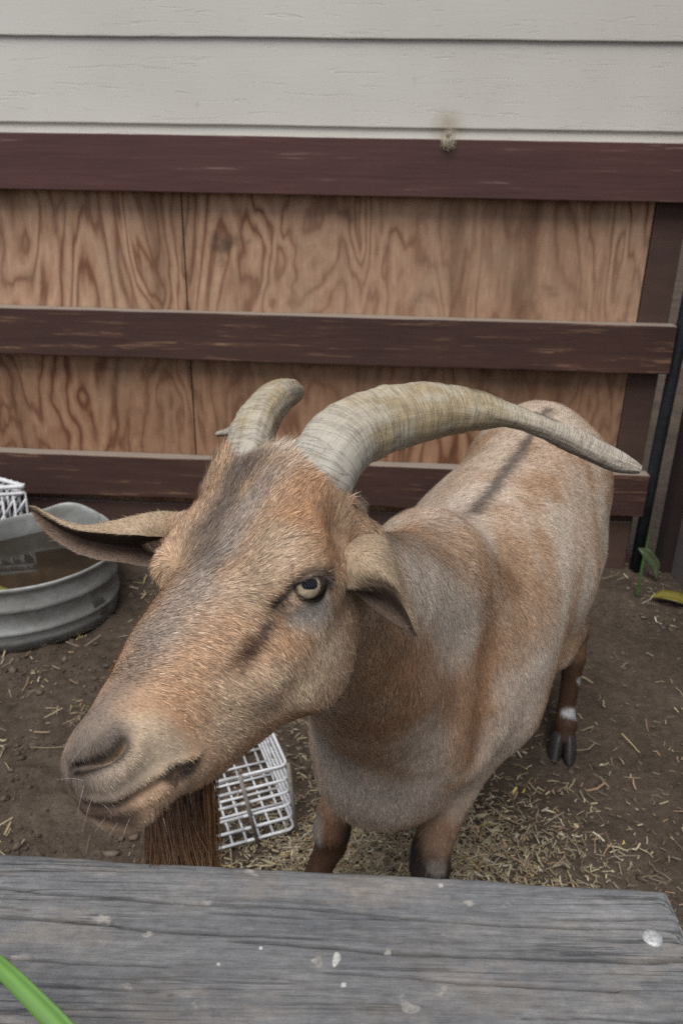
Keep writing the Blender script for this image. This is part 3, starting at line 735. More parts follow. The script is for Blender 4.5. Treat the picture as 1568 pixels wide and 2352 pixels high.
# body axes
BD = np.array([.487, .874, 0]); BD /= np.linalg.norm(BD); BL = np.array([BD[1], -BD[0], 0]); BZ = np.array([0, 0, 1.0])
BA = np.stack([BD, BL, BZ])
def bp(b, l, z): return np.array([.173, 1.04, 0]) + BD * b + BL * l + BZ * z      # from the point under the withers
EYE_L, EYE_R = hw(-.4, 6.6, -3.6), hw(-.4, -5.2, -3.0)
PR = [
    (head_loft, (), .0),
    # orbits and brows
    (ell, (hw(-.6, 6.1, -3.1), (.027, .020, .026), HA), .025), (ell, (hw(-.6, -4.7, -2.6), (.026, .018, .024), HA), .018),
    (cap, (hw(-3.0, 5.0, -1.2), hw(1.0, 5.8, -2.0), .012, .010), .035), (cap, (hw(-3.2, -3.7, -.4), hw(1.6, -4.4, -1.2), .013, .010), .02),
    # cheek muscles, jaw angle
    (ell, (hw(.6, 4.3, -10.2), (.044, .019, .046), HA), .03), (ell, (hw(-1.5, -4.2, -9.5), (.046, .020, .048), HA), .03),
    # zygomatic ridge below the eye
    (cap, (hw(-3, 6.2, -5.6), hw(6.5, 4.4, -7.0), .010, .008), .025), (cap, (hw(-3, -5.2, -5.2), hw(6.5, -4.4, -6.6), .010, .008), .025),
    # nose pads, upper lip, chin
    (ell, (hw(16.1, .8, -4.4), (.020, .014, .014), HA), .014), (ell, (hw(15.8, -2.1, -4.6), (.020, .014, .014), HA), .014),
    (ell, (hw(15.6, .9, -7.6), (.026, .018, .018), HA), .014), (ell, (hw(15.6, -3.0, -8.0), (.024, .019, .019), HA), .014),
    (ell, (hw(14.4, -1.0, -10.0), (.022, .020, .013), HA), .015),
    # poll between the horns
    (ell, (hw(-7.5, .2, .6), (.030, .036, .012), HA), .015),
    # horn cores, ear roots
    (cap, (hw(-5.5, 3.4, -1.5), pw(690, 1115, .628), .032, .027), .012), (cap, (hw(-6.5, -3.6, -1.5), pw(556, 1085, .656), .030, .024), .012),
    (cap, (hw(-7, 4.5, -4.5), pw(842, 1232, .640), .024, .013), .02), (cap, (hw(-6, -4.5, -4.0), pw(362, 1232, .680), .024, .014), .02),
    # neck
    (cap, (hw(-7.2, .5, -9.8), bp(.04, .02, .580), .040, .080), .03),
    (cap, (hw(-6.5, -.3, -9), bp(-.145, -.02, .485), .045, .122), .045),
    # ridge of the neck up to the withers, filled shoulder front
    (cap, (pw(860, 1252, .83) - BZ * .056, pw(960, 1222, 1.0) - BZ * .078, .036, .042), .05),
    (cap, (pw(960, 1222, 1.0) - BZ * .078, pw(1085, 1150, 1.18) - BZ * .070, .042, .046), .08),
    (ell, (pw(1005, 1370, .98) + np.array([0, .060, -.01]), (.055, .05, .09)), .10),
    (ell, (bp(.10, .075, .565), (.15, .072, .12), BA), .08),
    # chest and brisket
    (ell, (bp(-.10, -.01, .49), (.135, .125, .165), BA), .06),
    (ell, (bp(-.175, -.03, .385), (.085, .090, .085), BA), .06),
    # shoulders
    (ell, (bp(.0, .11, .53), (.10, .055, .15), BA), .05), (ell, (bp(.02, -.085, .50), (.10, .050, .13), BA), .04),
    # barrel
    (ell, (bp(.20, -.01, .555), (.28, .162, .180), BA), .05),
    (ell, (bp(.26, -.01, .52), (.21, .160, .145), BA), .05),
    (ell, (bp(.075, .0, .655), (.125, .055, .080), BA), .05),
    (cap, (bp(.10, .015, .672), bp(.38, 0, .725), .060, .060), .08),
    # rump and hips
    (ell, (bp(.42, -.01, .63), (.17, .130, .160), BA), .06),
    (ell, (bp(.47, .06, .56), (.12, .055, .15), BA), .06), (ell, (bp(.47, -.09, .56), (.12, .065, .15), BA), .06),
    (cap, (bp(.55, 0, .70), bp(.66, 0, .66), .028, .010), .04),
]
def leg(pts, rs, k0=.05):
    for n_, (a, b, ra, rb) in enumerate(zip(pts[:-1], pts[1:], rs[:-1], rs[1:])):
        PR.append((cap, (a, b, ra, rb), k0 if n_ == 0 else .012))
KL, KR = np.array([.146, .893, .200]), np.array([-.006, .965, .200])      # front knees
HFL, HFR = np.array([.150, .858, .052]), np.array([-.046, .93, .052])
leg([bp(-.03, .070, .44), bp(-.080, .050, .32), KL + [.0, .004, .03], KL, KL - [0, 0, .03], HFL + [0, .006, .03], HFL], [.060, .040, .027, .029, .024, .019, .024])
leg([bp(-.01, -.095, .44), bp(-.06, -.125, .32), KR + [.004, .006, .03], KR, KR - [0, 0, .03], HFR + [0, .006, .03], HFR], [.060, .040, .027, .029, .024, .019, .024])
HHL, HHR = np.array([.508, 1.43, .055]), np.array([.36, 1.66, .055])
leg([bp(.42, .05, .50), bp(.32, .08, .36), np.array([.528, 1.50, .255]), np.array([.522, 1.48, .20]), np.array([.510, 1.445, .085]), HHL], [.085, .050, .024, .024, .018, .025])
leg([bp(.46, -.10, .50), bp(.36, -.125, .36), np.array([.43, 1.78, .255]), np.array([.41, 1.74, .20]), np.array([.37, 1.68, .085]), HHR], [.085, .050, .024, .024, .018, .025])
PR += [(cap, (HHL + [0, -.005, .0], HHL + [-.004, -.018, -.020], .024, .019), .01), (cap, (HHR, HHR + [-.004, -.018, -.020], .024, .019), .01)]

def sdf(P):
    P = np.asarray(P, float); r = None
    for fn, a, k in PR:
        if r is None: r = fn(P, *a); continue
        # only where it can matter
        if fn is cap:
            c = (np.asarray(a[0]) + np.asarray(a[1])) / 2; R = np.linalg.norm(np.asarray(a[1]) - a[0]) / 2 + max(a[2], a[3])
        else: c = np.asarray(a[0]); R = max(a[1])
        m = np.linalg.norm(P - c, axis=1) < R + k + np.maximum(r, 0) + .01
        if m.any(): r[m] = smin(r[m], fn(P[m], *a), max(k, 1e-4))
    return r
def grad(P, e=.0012):
    g = np.stack([sdf(P + e * v_) - sdf(P - e * v_) for v_ in np.eye(3)], 1) / (2 * e)
    return g
def project(P, it=3):
    for _ in range(it):
        d_ = sdf(P); g = grad(P); n2 = (g * g).sum(1) + 1e-6
        P = P - g * np.clip(d_ / n2, -.008, .008)[:, None]
    return P
def surface_nets(lo, hi, h):
    ax = [np.arange(lo[k], hi[k] + h, h) for k in range(3)]
    n = [len(a_) for a_ in ax]
    G = np.stack(np.meshgrid(*ax, indexing='ij'), -1).reshape(-1, 3)
    S = np.concatenate([sdf(g_) for g_ in np.array_split(G, 12)]).reshape(n)
    ins = S < 0
    acc = np.zeros([k - 1 for k in n] + [3]); cnt = np.zeros([k - 1 for k in n])
    cs = [(a_, b_, c_) for a_ in (0, 1) for b_ in (0, 1) for c_ in (0, 1)]
    def sub(A, c): return A[c[0]:n[0] - 1 + c[0], c[1]:n[1] - 1 + c[1], c[2]:n[2] - 1 + c[2]]
    for a_ in cs:
        for k in range(3):
            if a_[k]: continue
            b_ = list(a_); b_[k] = 1
            s0, s1 = sub(S, a_), sub(S, b_); x = (s0 < 0) != (s1 < 0)
            t = np.where(x, s0 / np.where(x, s0 - s1, 1), 0)
            for m in range(3): acc[..., m] += np.where(x, a_[m] + (t if m == k else 0), 0)
            cnt += x
    act = cnt > 0; idx = -np.ones(act.shape, int); idx[act] = np.arange(act.sum())
    V = acc[act] / cnt[act][:, None] * h + np.argwhere(act) * h + np.array(lo)
    quads = []
    for k in range(3):
        s0 = ins[tuple(slice(0, n[m] - 1) if m == k else slice(1, n[m] - 1) for m in range(3))]
        s1 = ins[tuple(slice(1, n[m]) if m == k else slice(1, n[m] - 1) for m in range(3))]
        e = np.argwhere(s0 != s1); flip = s1[tuple(e.T)] 
        o = np.array([0 if m == k else 1 for m in range(3)]); e = e + o
        u_, v_ = [(1, 2), (2, 0), (0, 1)][k]
        du = np.eye(3, dtype=int)[u_]; dv = np.eye(3, dtype=int)[v_]
        qd = np.stack([idx[tuple((e - du - dv).T)], idx[tuple((e - dv).T)], idx[tuple(e.T)], idx[tuple((e - du).T)]], 1)
        qd[flip] = qd[flip][:, ::-1]; quads.append(qd)
    Q_ = np.concatenate(quads)
    T_ = np.concatenate([Q_[:, [0, 1, 2]], Q_[:, [0, 2, 3]]])
    return V, T_
def refine(V, T, target):
    E = np.concatenate([T[:, [0, 1]], T[:, [1, 2]], T[:, [2, 0]]]); Es = np.sort(E, 1)
    key, inv = np.unique(Es[:, 0] * (len(V) + 1) + Es[:, 1], return_inverse=True)
    a, b = key // (len(V) + 1), key % (len(V) + 1)
    mid = (V[a] + V[b]) / 2; L = np.linalg.norm(V[a] - V[b], axis=1)
    sp = L > target(mid) * 1.35
    if not sp.any(): return V, T, False
    nid = -np.ones(len(key), int); nid[sp] = len(V) + np.arange(sp.sum())
    V2 = np.concatenate([V, mid[sp]])
    m = nid[inv].reshape(3, -1).T
    out = [T[(m < 0).all(1)]]
    for r in range(3):
        t = np.roll(T, -r, 1); mm = np.roll(m, -r, 1)
        s = (mm[:, 0] >= 0) & (mm[:, 1] < 0) & (mm[:, 2] < 0)
        A, B, C = t[s].T; M = mm[s, 0]; out += [np.stack([A, M, C], 1), np.stack([M, B, C], 1)]
        s = (mm[:, 0] >= 0) & (mm[:, 1] >= 0) & (mm[:, 2] < 0)
        A, B, C = t[s].T; M, N_ = mm[s, 0], mm[s, 1]; out += [np.stack([M, B, N_], 1), np.stack([A, M, N_], 1), np.stack([A, N_, C], 1)]
    s = (m >= 0).all(1); A, B, C = T[s].T; X, Y, Z = m[s].T
    out += [np.stack([A, X, Z], 1), np.stack([X, B, Y], 1), np.stack([Z, Y, C], 1), np.stack([X, Y, Z], 1)]
    return V2, np.concatenate(out), True
def vnormals(V, T):
    n = np.cross(V[T[:, 1]] - V[T[:, 0]], V[T[:, 2]] - V[T[:, 0]]); r = np.zeros_like(V)
    for k in range(3):
        for c in range(3): r[:, c] += np.bincount(T[:, k], n[:, c], len(V))
    return r / (np.linalg.norm(r, axis=1)[:, None] + 1e-12)
def target(P):
    dh = np.linalg.norm(P - hw(4, 0, -6), axis=1); de = np.linalg.norm(P - EYE_L, axis=1)
    t = np.where(dh < .20, .0026, .009)
    t = np.where(P[:, 2] < .36, .007, t)
    dm = np.linalg.norm(P - hw(15, .5, -7), axis=1)
    t = np.where(dm < .075, .0016, t)
    return np.where(de < .030, .0009, t)
GV, GT = surface_nets((-.36, .30, -.0), (.80, 1.95, 1.24), .0125)
GV = project(GV, 3)
for _ in range(5):
    GV, GT, more = refine(GV, GT, target)
    GV = project(GV, 1)
    if not more: break
GV = project(GV, 2)
# soften the shoulder and withers: neighbour averaging with a soft border
_E = np.concatenate([GT[:, [0, 1]], GT[:, [1, 2]], GT[:, [2, 0]]]); _E = np.concatenate([_E, _E[:, ::-1]])
_deg = np.bincount(_E[:, 0], minlength=len(GV))[:, None]
_m = np.exp(-(np.linalg.norm((GV - bp(.06, .06, .62)) / [1, 1, .9], axis=1) / .20) ** 4) * sstep(.27, .36, np.linalg.norm(GV - hw(3, 0, -6), axis=1))
_m = (_m * sstep(.42, .50, GV[:, 2]))[:, None]
for _ in range(260):
    _s = np.stack([np.bincount(_E[:, 0], GV[_E[:, 1], k], len(GV)) for k in range(3)], 1) / _deg
    GV = GV + (_s - GV) * _m * .9
GN = vnormals(GV, GT)
BVH = BVHTree.FromPolygons([Vector(v) for v in GV.tolist()], GT.tolist())
def hit(px, py):
    r = fwd + (px - 784) / FPX * EU - (py - 1176) / FPX * EV; r /= np.linalg.norm(r)
    h = BVH.ray_cast(Vector(CAM), Vector(r))
    return np.array(h[0]) if h[0] is not None else None
print('goat mesh', len(GV), len(GT))

# --- carved details of the face: displaced along the normal
def polyd(P, pts):
    """distance of points to a polyline and the parameter along it"""
    best = np.full(len(P), 9.0); par = np.zeros(len(P)); m = len(pts) - 1
    for k in range(m):
        a, b = np.asarray(pts[k]), np.asarray(pts[k + 1]); ab = b - a
        t = np.clip(((P - a) @ ab) / (ab @ ab + 1e-12), 0, 1); d_ = np.linalg.norm(P - a - t[:, None] * ab, axis=1)
        s_ = d_ < best; best[s_] = d_[s_]; par[s_] = (k + t[s_]) / m
    return best, par
def hits(pts): return [h for h in (hit(*p) for p in pts) if h is not None]
NOSTR = hits([(170, 1768), (182, 1764), (214, 1755), (247, 1742), (268, 1727), (279, 1711)])
MOUTH = hits([(165, 1838), (200, 1847), (244, 1851), (291, 1840), (335, 1815), (378, 1791), (410, 1777), (446, 1757)])
PHIL = hits([(163, 1756), (165, 1799), (170, 1830)])
TEAR = hits([(672, 1354), (640, 1378), (615, 1410), (600, 1440)])
disp = np.zeros(len(GV))
dn_, pn_ = polyd(GV, NOSTR); dm_, pm_ = polyd(GV, MOUTH); dp_, pp_ = polyd(GV, PHIL); dt_, pt_ = polyd(GV, TEAR)
disp -= .0120 * np.exp(-(dn_ / .0030) ** 2) * (.5 + .5 * np.sqrt(pn_)) + .003 * np.exp(-(dn_ / .007) ** 2) * pn_
disp += .0015 * np.exp(-((dn_ - .010) / .006) ** 2)
disp += .0018 * np.exp(-((dm_ - .006) / .004) ** 2) * ((GV - OH) @ UH > (hits([(291, 1830)])[0] - OH) @ UH - .02)
disp -= .0062 * np.exp(-(dm_ / .0022) ** 2) + .0012 * np.exp(-(dm_ / .006) ** 2)
disp -= .0030 * np.exp(-(np.linalg.norm(GV - MOUTH[-2], axis=1) / .006) ** 2)
disp -= .0022 * np.exp(-(dp_ / .0016) ** 2)
disp -= .0020 * np.exp(-(dt_ / .004) ** 2) * (1 - pt_)
disp += .0009 * (fbm(GV * 55, 81, 2) - .5) + .004 * (fbm(GV * 14, 83, 2) - .5) * (np.linalg.norm(GV - OH, axis=1) > .25)
CREASE = hits([(1135, 1400), (1126, 1460), (1118, 1540), (1112, 1640), (1108, 1715)])
dc_, pc_ = polyd(GV, CREASE)
disp -= .0055 * np.exp(-(dc_ / .022) ** 2) * np.sqrt(np.clip(pc_ * 1.2, 0.05, 1)); disp += .005 * np.exp(-((dc_ - .05) / .025) ** 2) * pc_
# eye opening: almond around the hit point of the pupil
EC = hit(716, 1346); enr = EC - EYE_L; enr = CAM - EC; enr /= np.linalg.norm(enr)
nE = GN[np.argmin(np.linalg.norm(GV - EC, axis=1))]; nE = nE * .62 + enr * .38; nE /= np.linalg.norm(nE)
ER = .0150
EYEC = EC - nE * (ER - .0015)                     # centre of the eyeball
eu = EU - nE * (EU @ nE); eu /= np.linalg.norm(eu); ev = np.cross(nE, eu); 
if ev @ EV < 0: ev = -ev
def eye_uv(P): q = P - EYEC; return q @ eu, q @ ev, q @ nE
_x, _y, _ = eye_uv(np.array([hit(672, 1353), hit(762, 1336)]))
ex0, ex1 = _x[0] * .92, _x[1] * .90; _y = _y * .92; slope = (_y[1] - _y[0]) / (ex1 - ex0); ymid = (_y[0] + _y[1]) / 2
def almond(P):
    x, y, z = eye_uv(P)
    t = (x - ex0) / (ex1 - ex0); yc = _y[0] + (_y[1] - _y[0]) * t
    tt = np.clip(t, 0, 1); e = 4 * tt * (1 - tt)
    up_ = .0060 * e ** .70; lo_ = .0082 * e ** .62
    dy = y - yc
    inside = np.minimum(up_ - dy, dy + lo_)
    inside = np.where((t < 0) | (t > 1), -np.maximum(np.abs(t - .5) - .5, 0) * (ex1 - ex0) - np.abs(dy) * .5, inside)
    return inside, z, dy
ins_, ez, edy = almond(GV)
nearE = np.linalg.norm(GV - EC, axis=1) < .034
GV = GV + GN * disp[:, None]
# lids follow the eyeball just outside it, the opening drops behind it
q = GV - EYEC; rq = np.linalg.norm(q, axis=1)
lidw = np.where(nearE, sstep(-.010, -.0005, ins_), 0)
tgt = EYEC + q / rq[:, None] * np.maximum(ER + .0016 + .0012 * np.exp(-((ins_ + .0016) / .0014) ** 2), 0)[:, None]
front = (q @ nE) > .2 * ER
GV = np.where((nearE & front)[:, None], GV + (tgt - GV) * (lidw * .8)[:, None], GV)
hole = np.where(nearE & front, sstep(-.0002, .0010, ins_), 0)
GV = GV - nE * (hole * .014)[:, None]
GN = vnormals(GV, GT)

# --- coat colours
def paint(C, P, pts, r, col, s=1.0, hard=.25, nz=.35, seed=0):
    d_, _ = polyd(P, pts) if len(pts) > 1 else (np.linalg.norm(P - pts[0], axis=1), 0)
    d_ = d_ * (1 + nz * (fbm(P * 60, 91 + seed, 3) - .5) * 2)
    w_ = s * (1 - sstep(r * hard, r, d_))
    return C + (np.asarray(col) - C) * w_[:, None]
TAN = np.array([.475, .320, .212]); ORANGE = np.array([.400, .222, .122]); CREAM = np.array([.58, .455, .33]); GREY = np.array([.36, .31, .275])
DGREY = np.array([.105, .085, .075]); BLACK = np.array([.022, .018, .017]); WHITE = np.array([.76, .645, .55]); DBROWN = np.array([.085, .036, .018])
def H1(x, y):
    h = hit(x, y); return [h] if h is not None else []
def coat(P):
    C = np.tile(TAN, (len(P), 1))
    n = fbm(P * 9, 101, 3)[:, None]; n2 = fbm(P * 24, 103, 3)[:, None]
    q = (P - OH) @ RH * 100                                  # head coordinates, cm
    hd = sstep(16, 10, np.linalg.norm(q - [3, 0, -6], axis=1))[:, None]
    body = 1 - hd
    # frosted body coat: pale patches, warm between
    C = C + (WHITE - C) * body * sstep(.42, .62, n) * .55
    C = C + (ORANGE - C) * body * sstep(.55, .35, n) * .15
    C = C + (WHITE - C) * body * sstep(.46, .66, n2) * .28
    z = P[:, 2:3]
    for a in BODYP: C = paint(C, P, *a)
    # legs: dark below
    lg = sstep(.40, .27, z) * (P[:, 1:2] > .8) 
    legmask = sstep(.34, .26, z)
    C = C + (np.array([.17, .085, .045]) - C) * legmask * .85
    C = C + (np.array([.045, .022, .014]) - C) * sstep(.255, .17, z) * .85
    for a in LEGP: C = paint(C, P, *a)
    for a in HEADP: C = paint(C, P, *a)
    return np.clip(C, .004, .9)
BODYP = []
def bpnt(pts, r, col, s=1, hard=.25, nz=.35, seed=0):
    h = hits(pts)
    if h: BODYP.append((h, r, col, s, hard, nz, seed))
bpnt([(860, 1480), (900, 1580), (880, 1640)], .085, ORANGE * .85, .75)
bpnt([(960, 1500), (980, 1600), (1090, 1620), (1120, 1500), (1060, 1700)], .07, ORANGE, .7)
bpnt([(960, 1320), (1030, 1380), (1070, 1450)], .062, np.array([.80, .66, .55]), .85)
bpnt([(1000, 1250), (1060, 1240)], .06, TAN * 1.1, .5)
bpnt([(740, 1700), (780, 1800), (860, 1850), (940, 1830)], .080, GREY * 1.18, .9)
bpnt([(970, 1680), (990, 1780)], .05, WHITE * .8, .6)
bpnt([(1110, 1330), (1120, 1450), (1115, 1560), (1100, 1640), (1090, 1720)], .034, ORANGE * .95, .55)
bpnt([(1190, 1560), (1240, 1540), (1180, 1640), (1150, 1700)], .075, WHITE * .85, .75)
bpnt([(1340, 1400), (1350, 1250), (1330, 1120), (1250, 1480)], .07, WHITE, .5)
bpnt([(1140, 1290), (1160, 1320), (1180, 1350)], .03, ORANGE * .7, .6)
bpnt([(1260, 1350), (1240, 1440), (1180, 1480)], .06, TAN, .5)
bpnt([(1060, 1110), (1000, 1180), (1150, 1120)], .05, WHITE, .35)
BODYP.append((hits([(1250, 940), (1200, 1020), (1150, 1090), (1105, 1145), (1080, 1175)]), .015, DGREY * .7, .85, .1, .7, 3))
BODYP.append((hits([(1200, 1020), (1150, 1090), (1105, 1145), (1060, 1185), (1000, 1215)]), .028, DGREY * 1.6, .3, .1, .6, 4))
LEGP = [([KL + [-.02, -.015, .02], KL + [.02, -.015, .005]], .046, BLACK * 1.3, .92, .4, .3, 2), ([KL + [-.035, 0, .045]], .038, BLACK, .85, .2, .3, 2), ([KR + [.028, -.01, .01]], .035, BLACK, .8, .2, .3, 2),
        ([KL + [.008, -.028, .026]], .0185, GREY * .62, 1, .6, .3, 1), ([KR + [-.025, -.018, .0], KR + [-.028, -.012, .03]], .020, GREY * .75, 1, .5, .3, 1),
        ([np.array([.510, 1.445, .085]) + [-.01, -.022, .008], np.array([.510, 1.445, .085]) + [.02, -.015, .0]], .0135, np.array([.55, .55, .58]), 1, .5, .3, 3),
        ([np.array([.520, 1.462, .15]) + [.014, -.018, .01]], .013, np.array([.55, .55, .56]), 1, .5, .3, 3),
        ([np.array([.37, 1.68, .085])], .028, np.array([.55, .55, .56]), 1, .4, .3, 3),
        ([HHL, HHL + [0, 0, -.03]], .03, DBROWN * .6, .8, .3, .3, 2)]
HEADP = []
def hp(pts, r, col, s=1, hard=.2, nz=.3, seed=0):
    h = hits(pts)
    if h: HEADP.append((h, r, col, s, hard, nz, seed))
# overall face tone, then markings
hp([(470, 1420), (560, 1560), (650, 1560), (520, 1660), (420, 1560)], .055, TAN * 1.05, .7)
hp([(690, 1180), (740, 1215), (755, 1250), (700, 1130)], .030, ORANGE * 1.05, .85)
hp([(380, 1210), (365, 1250)], .022, np.array([.36, .21, .12]), .6)
hp([(560, 1080), (520, 1140), (480, 1210), (470, 1290)], .030, DGREY * 1.25, .85, .1, .5)
hp([(600, 1110), (560, 1180), (520, 1260)], .024, GREY * .85, .75, .1, .5)
hp([(450, 1350), (400, 1390), (360, 1450)], .032, GREY * 1.0, .7, .1, .5)
hp([(330, 1480), (300, 1530), (270, 1580)], .024, DGREY * 1.7, .65, .1, .4)
hp([(560, 1350), (600, 1310), (620, 1290)], .024, CREAM * .8, .55)
hp([(640, 1250), (600, 1240)], .02, CREAM * .85, .45)
hp([(480, 1480), (430, 1520), (540, 1440)], .026, ORANGE * 1.1, .3)
hp([(640, 1440), (690, 1440), (640, 1500)], .022, ORANGE * 1.05, .5)
hp([(715, 1405), (740, 1400), (690, 1410)], .019, np.array([.44, .40, .365]), .85, .2)
hp([(750, 1470), (740, 1540), (700, 1580), (770, 1480)], .026, CREAM, .6)
hp([(640, 1560), (600, 1600), (520, 1650), (560, 1590)], .030, CREAM * .85, .45)
hp([(560, 1740), (640, 1690), (700, 1640), (500, 1770)], .018, ORANGE * 1.0, .7)
hp([(430, 1640), (380, 1610)], .024, ORANGE * 1.1, .5)
hp([(632, 1385), (612, 1430)], .007, DGREY * .9, .7, .05, .6)
hp([(605, 1440), (580, 1475), (555, 1500)], .0105, BLACK * 2.0, .9, .05, .8)
hp([(575, 1480), (540, 1520)], .014, DBROWN, .6, .05, .8)
hp([(330, 1690), (310, 1700), (370, 1740), (330, 1740)], .022, CREAM * 1.0, .85)
hp([(410, 1730), (380, 1760), (330, 1790)], .012, CREAM * 1.05, .8)
hp([(220, 1640), (190, 1660), (240, 1680), (200, 1700)], .022, np.array([.235, .19, .16]), .9, .2)
hp([(175, 1740), (160, 1780), (220, 1790), (180, 1810)], .022, np.array([.15, .125, .112]), .9, .2)
hp([(250, 1800), (300, 1790), (240, 1830)], .018, np.array([.30, .245, .195]), .85)
hp([(330, 1750), (380, 1720), (300, 1740)], .020, np.array([.42, .335, .25]), .7)
hp([(250, 1715), (270, 1705), (220, 1735)], .014, DGREY * .7, .85, .15)
hp([(160, 1835), (200, 1850), (240, 1852), (280, 1845)], .009, DGREY * .6, .85, .2)
hp([(300, 1870), (360, 1850), (430, 1810), (400, 1830)], .022, TAN * .72, .85)
hp([(180, 1850), (215, 1864), (260, 1876), (290, 1880)], .015, np.array([.075, .050, .040]), .9)
hp([(520, 1775), (450, 1815), (560, 1745)], .012, ORANGE * .9, .7)
hp([(398, 1778), (425, 1769), (442, 1758)], .0095, BLACK, 1, .45, .3)
HEADP.append((NOSTR, .0085, DGREY * .6, .7, .2, .2, 6)); HEADP.append((NOSTR, .0058, BLACK * .5, 1, .6, .2, 5)); HEADP.append((MOUTH, .0036, BLACK * 1.0, 1, .4, .2, 5)); HEADP.append((PHIL, .0026, BLACK * 1.3, .8, .3, .2, 5))
GC = coat(GV)
# dark rim of the lids, lashes side
rimm = np.where(np.linalg.norm(GV - EC, axis=1) < .034, np.exp(-((ins_ + .0006) / .0026) ** 2) + (ins_ > -.0002), 0)
GC = GC + (BLACK * .7 - GC) * np.clip(rimm, 0, 1)[:, None]
GC = paint(GC, GV, hits([(672, 1353), (655, 1368), (630, 1388)]), .0062, BLACK, .95, .3)
upl = np.where((np.linalg.norm(GV - EC, axis=1) < .03) & (edy > 0), np.exp(-((ins_ + .0045) / .0028) ** 2), 0)
GC = GC + (DGREY * .5 - GC) * (.85 * upl)[:, None]

# --- direction of the hair, from sampled strokes
FL_PTS = [(300, 1500, .8, .35), (380, 1420, .9, -.05), (450, 1330, .7, -.5), (520, 1200, .45, -.85), (600, 1120, .35, -.9), (640, 1230, .7, -.5), (400, 1240, .0, -.9), (365, 1290, -.2, .9),
          (550, 1400, .85, .25), (640, 1450, .6, .8), (700, 1430, .5, .85), (740, 1500, .4, .9), (600, 1560, .7, .7), (480, 1560, .8, .5), (500, 1680, .85, .5), (400, 1620, .85, .35),
          (330, 1700, .8, .35), (230, 1630, .5, -.3), (200, 1700, -.1, .7), (600, 1700, .8, .6), (720, 1250, .7, -.5), (750, 1190, .5, -.8), (700, 1130, .5, -.8), (770, 1430, .5, .85), (350, 1850, .6, .7),
          (250, 1880, .4, .8), (300, 1780, .75, .5), (200, 1790, .3, .8), (440, 1800, .6, .7), (560, 1300, .6, -.5), (480, 1120, .1, -.9), (560, 1060, .1, -1),
          (850, 1450, .15, 1), (900, 1600, .1, 1), (800, 1650, .05, 1), (800, 1800, -.05, 1), (900, 1800, 0, 1), (1000, 1650, .1, 1), (1050, 1400, .75, .65), (950, 1300, .9, .5), (1000, 1250, .9, .1),
          (1080, 1200, .7, -.5), (1200, 1050, .65, -.6), (1150, 1150, .85, -.2), (1250, 1200, .9, .2), (1300, 1400, .7, .6), (1200, 1500, .5, .85), (1150, 1350, .8, .5), (1200, 1650, .3, .9), (1100, 1600, .2, .95),
          (950, 1200, .6, -.4), (860, 1215, .7, .2), (1320, 1080, .7, .3), (1050, 1800, .05, 1)]
fp, fd = [], []
for (x, y, dx, dy) in FL_PTS:
    h = hit(x, y)
    if h is None: continue
    fp.append(h); fd.append(dx * EU - dy * EV)
fp, fd = np.array(fp), np.array(fd)
def flow(P, Nn):
    r = np.zeros_like(P); wsum = np.full(len(P), 1e-9)
    for p_, d_ in zip(fp, fd):
        dist = np.linalg.norm(P - p_, axis=1); sg = .028 if np.linalg.norm(p_ - OH) < .22 else .10
        w_ = np.exp(-(dist / sg) ** 2) + 1e-7 / (dist + .01)
        r += w_[:, None] * d_; wsum += w_
    r /= wsum[:, None]
    lg = (P[:, 2] < .38)[:, None] * sstep(.40, .30, P[:, 2:3])
    r = r + lg * np.array([0, 0, -1.5])
    r += (np.stack([fbm(P * 40, 111 + k, 2) for k in range(3)], 1) - .5) * .55
    r -= Nn * (r * Nn).sum(1)[:, None]
    return r / (np.linalg.norm(r, axis=1)[:, None] + 1e-9)

def strands(P, Nn, D, L, W, lift, C0, C1, g, curl=.15):
    """tapered two-segment hairs, one flat blade each -> vertices, faces, colours"""
    n = len(P)
    J = g.normal(0, 1, (n, 3)) * curl; D = D + J; D -= Nn * (D * Nn).sum(1)[:, None] * .7; D /= np.linalg.norm(D, axis=1)[:, None]
    S = np.cross(D, Nn); S /= np.linalg.norm(S, axis=1)[:, None] + 1e-9
    a = D * np.cos(lift)[:, None] + Nn * np.sin(lift)[:, None]; b = D * np.cos(lift * .35)[:, None] + Nn * np.sin(lift * .35)[:, None]
    p0 = P - Nn * .0004; p1 = p0 + a * (L * .5)[:, None]; p2 = p1 + b * (L * .5)[:, None]
    w0 = S * (W * .5)[:, None]
    V = np.stack([p0 - w0, p0 + w0, p1 - w0 * .85, p1 + w0 * .85, p2], 1).reshape(-1, 3)
    Cc = np.stack([C0, C0, (C0 + C1) / 2, (C0 + C1) / 2, C1], 1).reshape(-1, 3)
    k = np.arange(n)[:, None] * 5
    return V, k + np.array([0, 1, 3, 2]), k + np.array([2, 3, 4]), Cc
def sample_tri(V, T, dens, g):
    A = .5 * np.linalg.norm(np.cross(V[T[:, 1]] - V[T[:, 0]], V[T[:, 2]] - V[T[:, 0]]), axis=1)
    ex = A * dens(V[T].mean(1)); cnt = np.floor(ex + g.random(len(ex))).astype(int)
    ti = np.repeat(np.arange(len(T)), cnt); r1, r2 = np.sqrt(g.random(len(ti))), g.random(len(ti))
    B = np.stack([1 - r1, r1 * (1 - r2), r1 * r2], 1)
    return ti, B
g = np.random.default_rng(11)
def hair_density(P):
    dh = np.linalg.norm(P - hw(4, 0, -6), axis=1)
    v = CAM - P; v /= np.linalg.norm(v, axis=1)[:, None]
    d_ = np.where(dh < .21, 1.6e6, .42e6)
    return np.where(P[:, 2] < .3, .15e6, d_)
ti, B = sample_tri(GV, GT, hair_density, g)
tri = GT[ti]
def interp(A): return (A[tri] * B[..., None]).sum(1)
HP, HN = interp(GV), interp(GN); HN /= np.linalg.norm(HN, axis=1)[:, None]
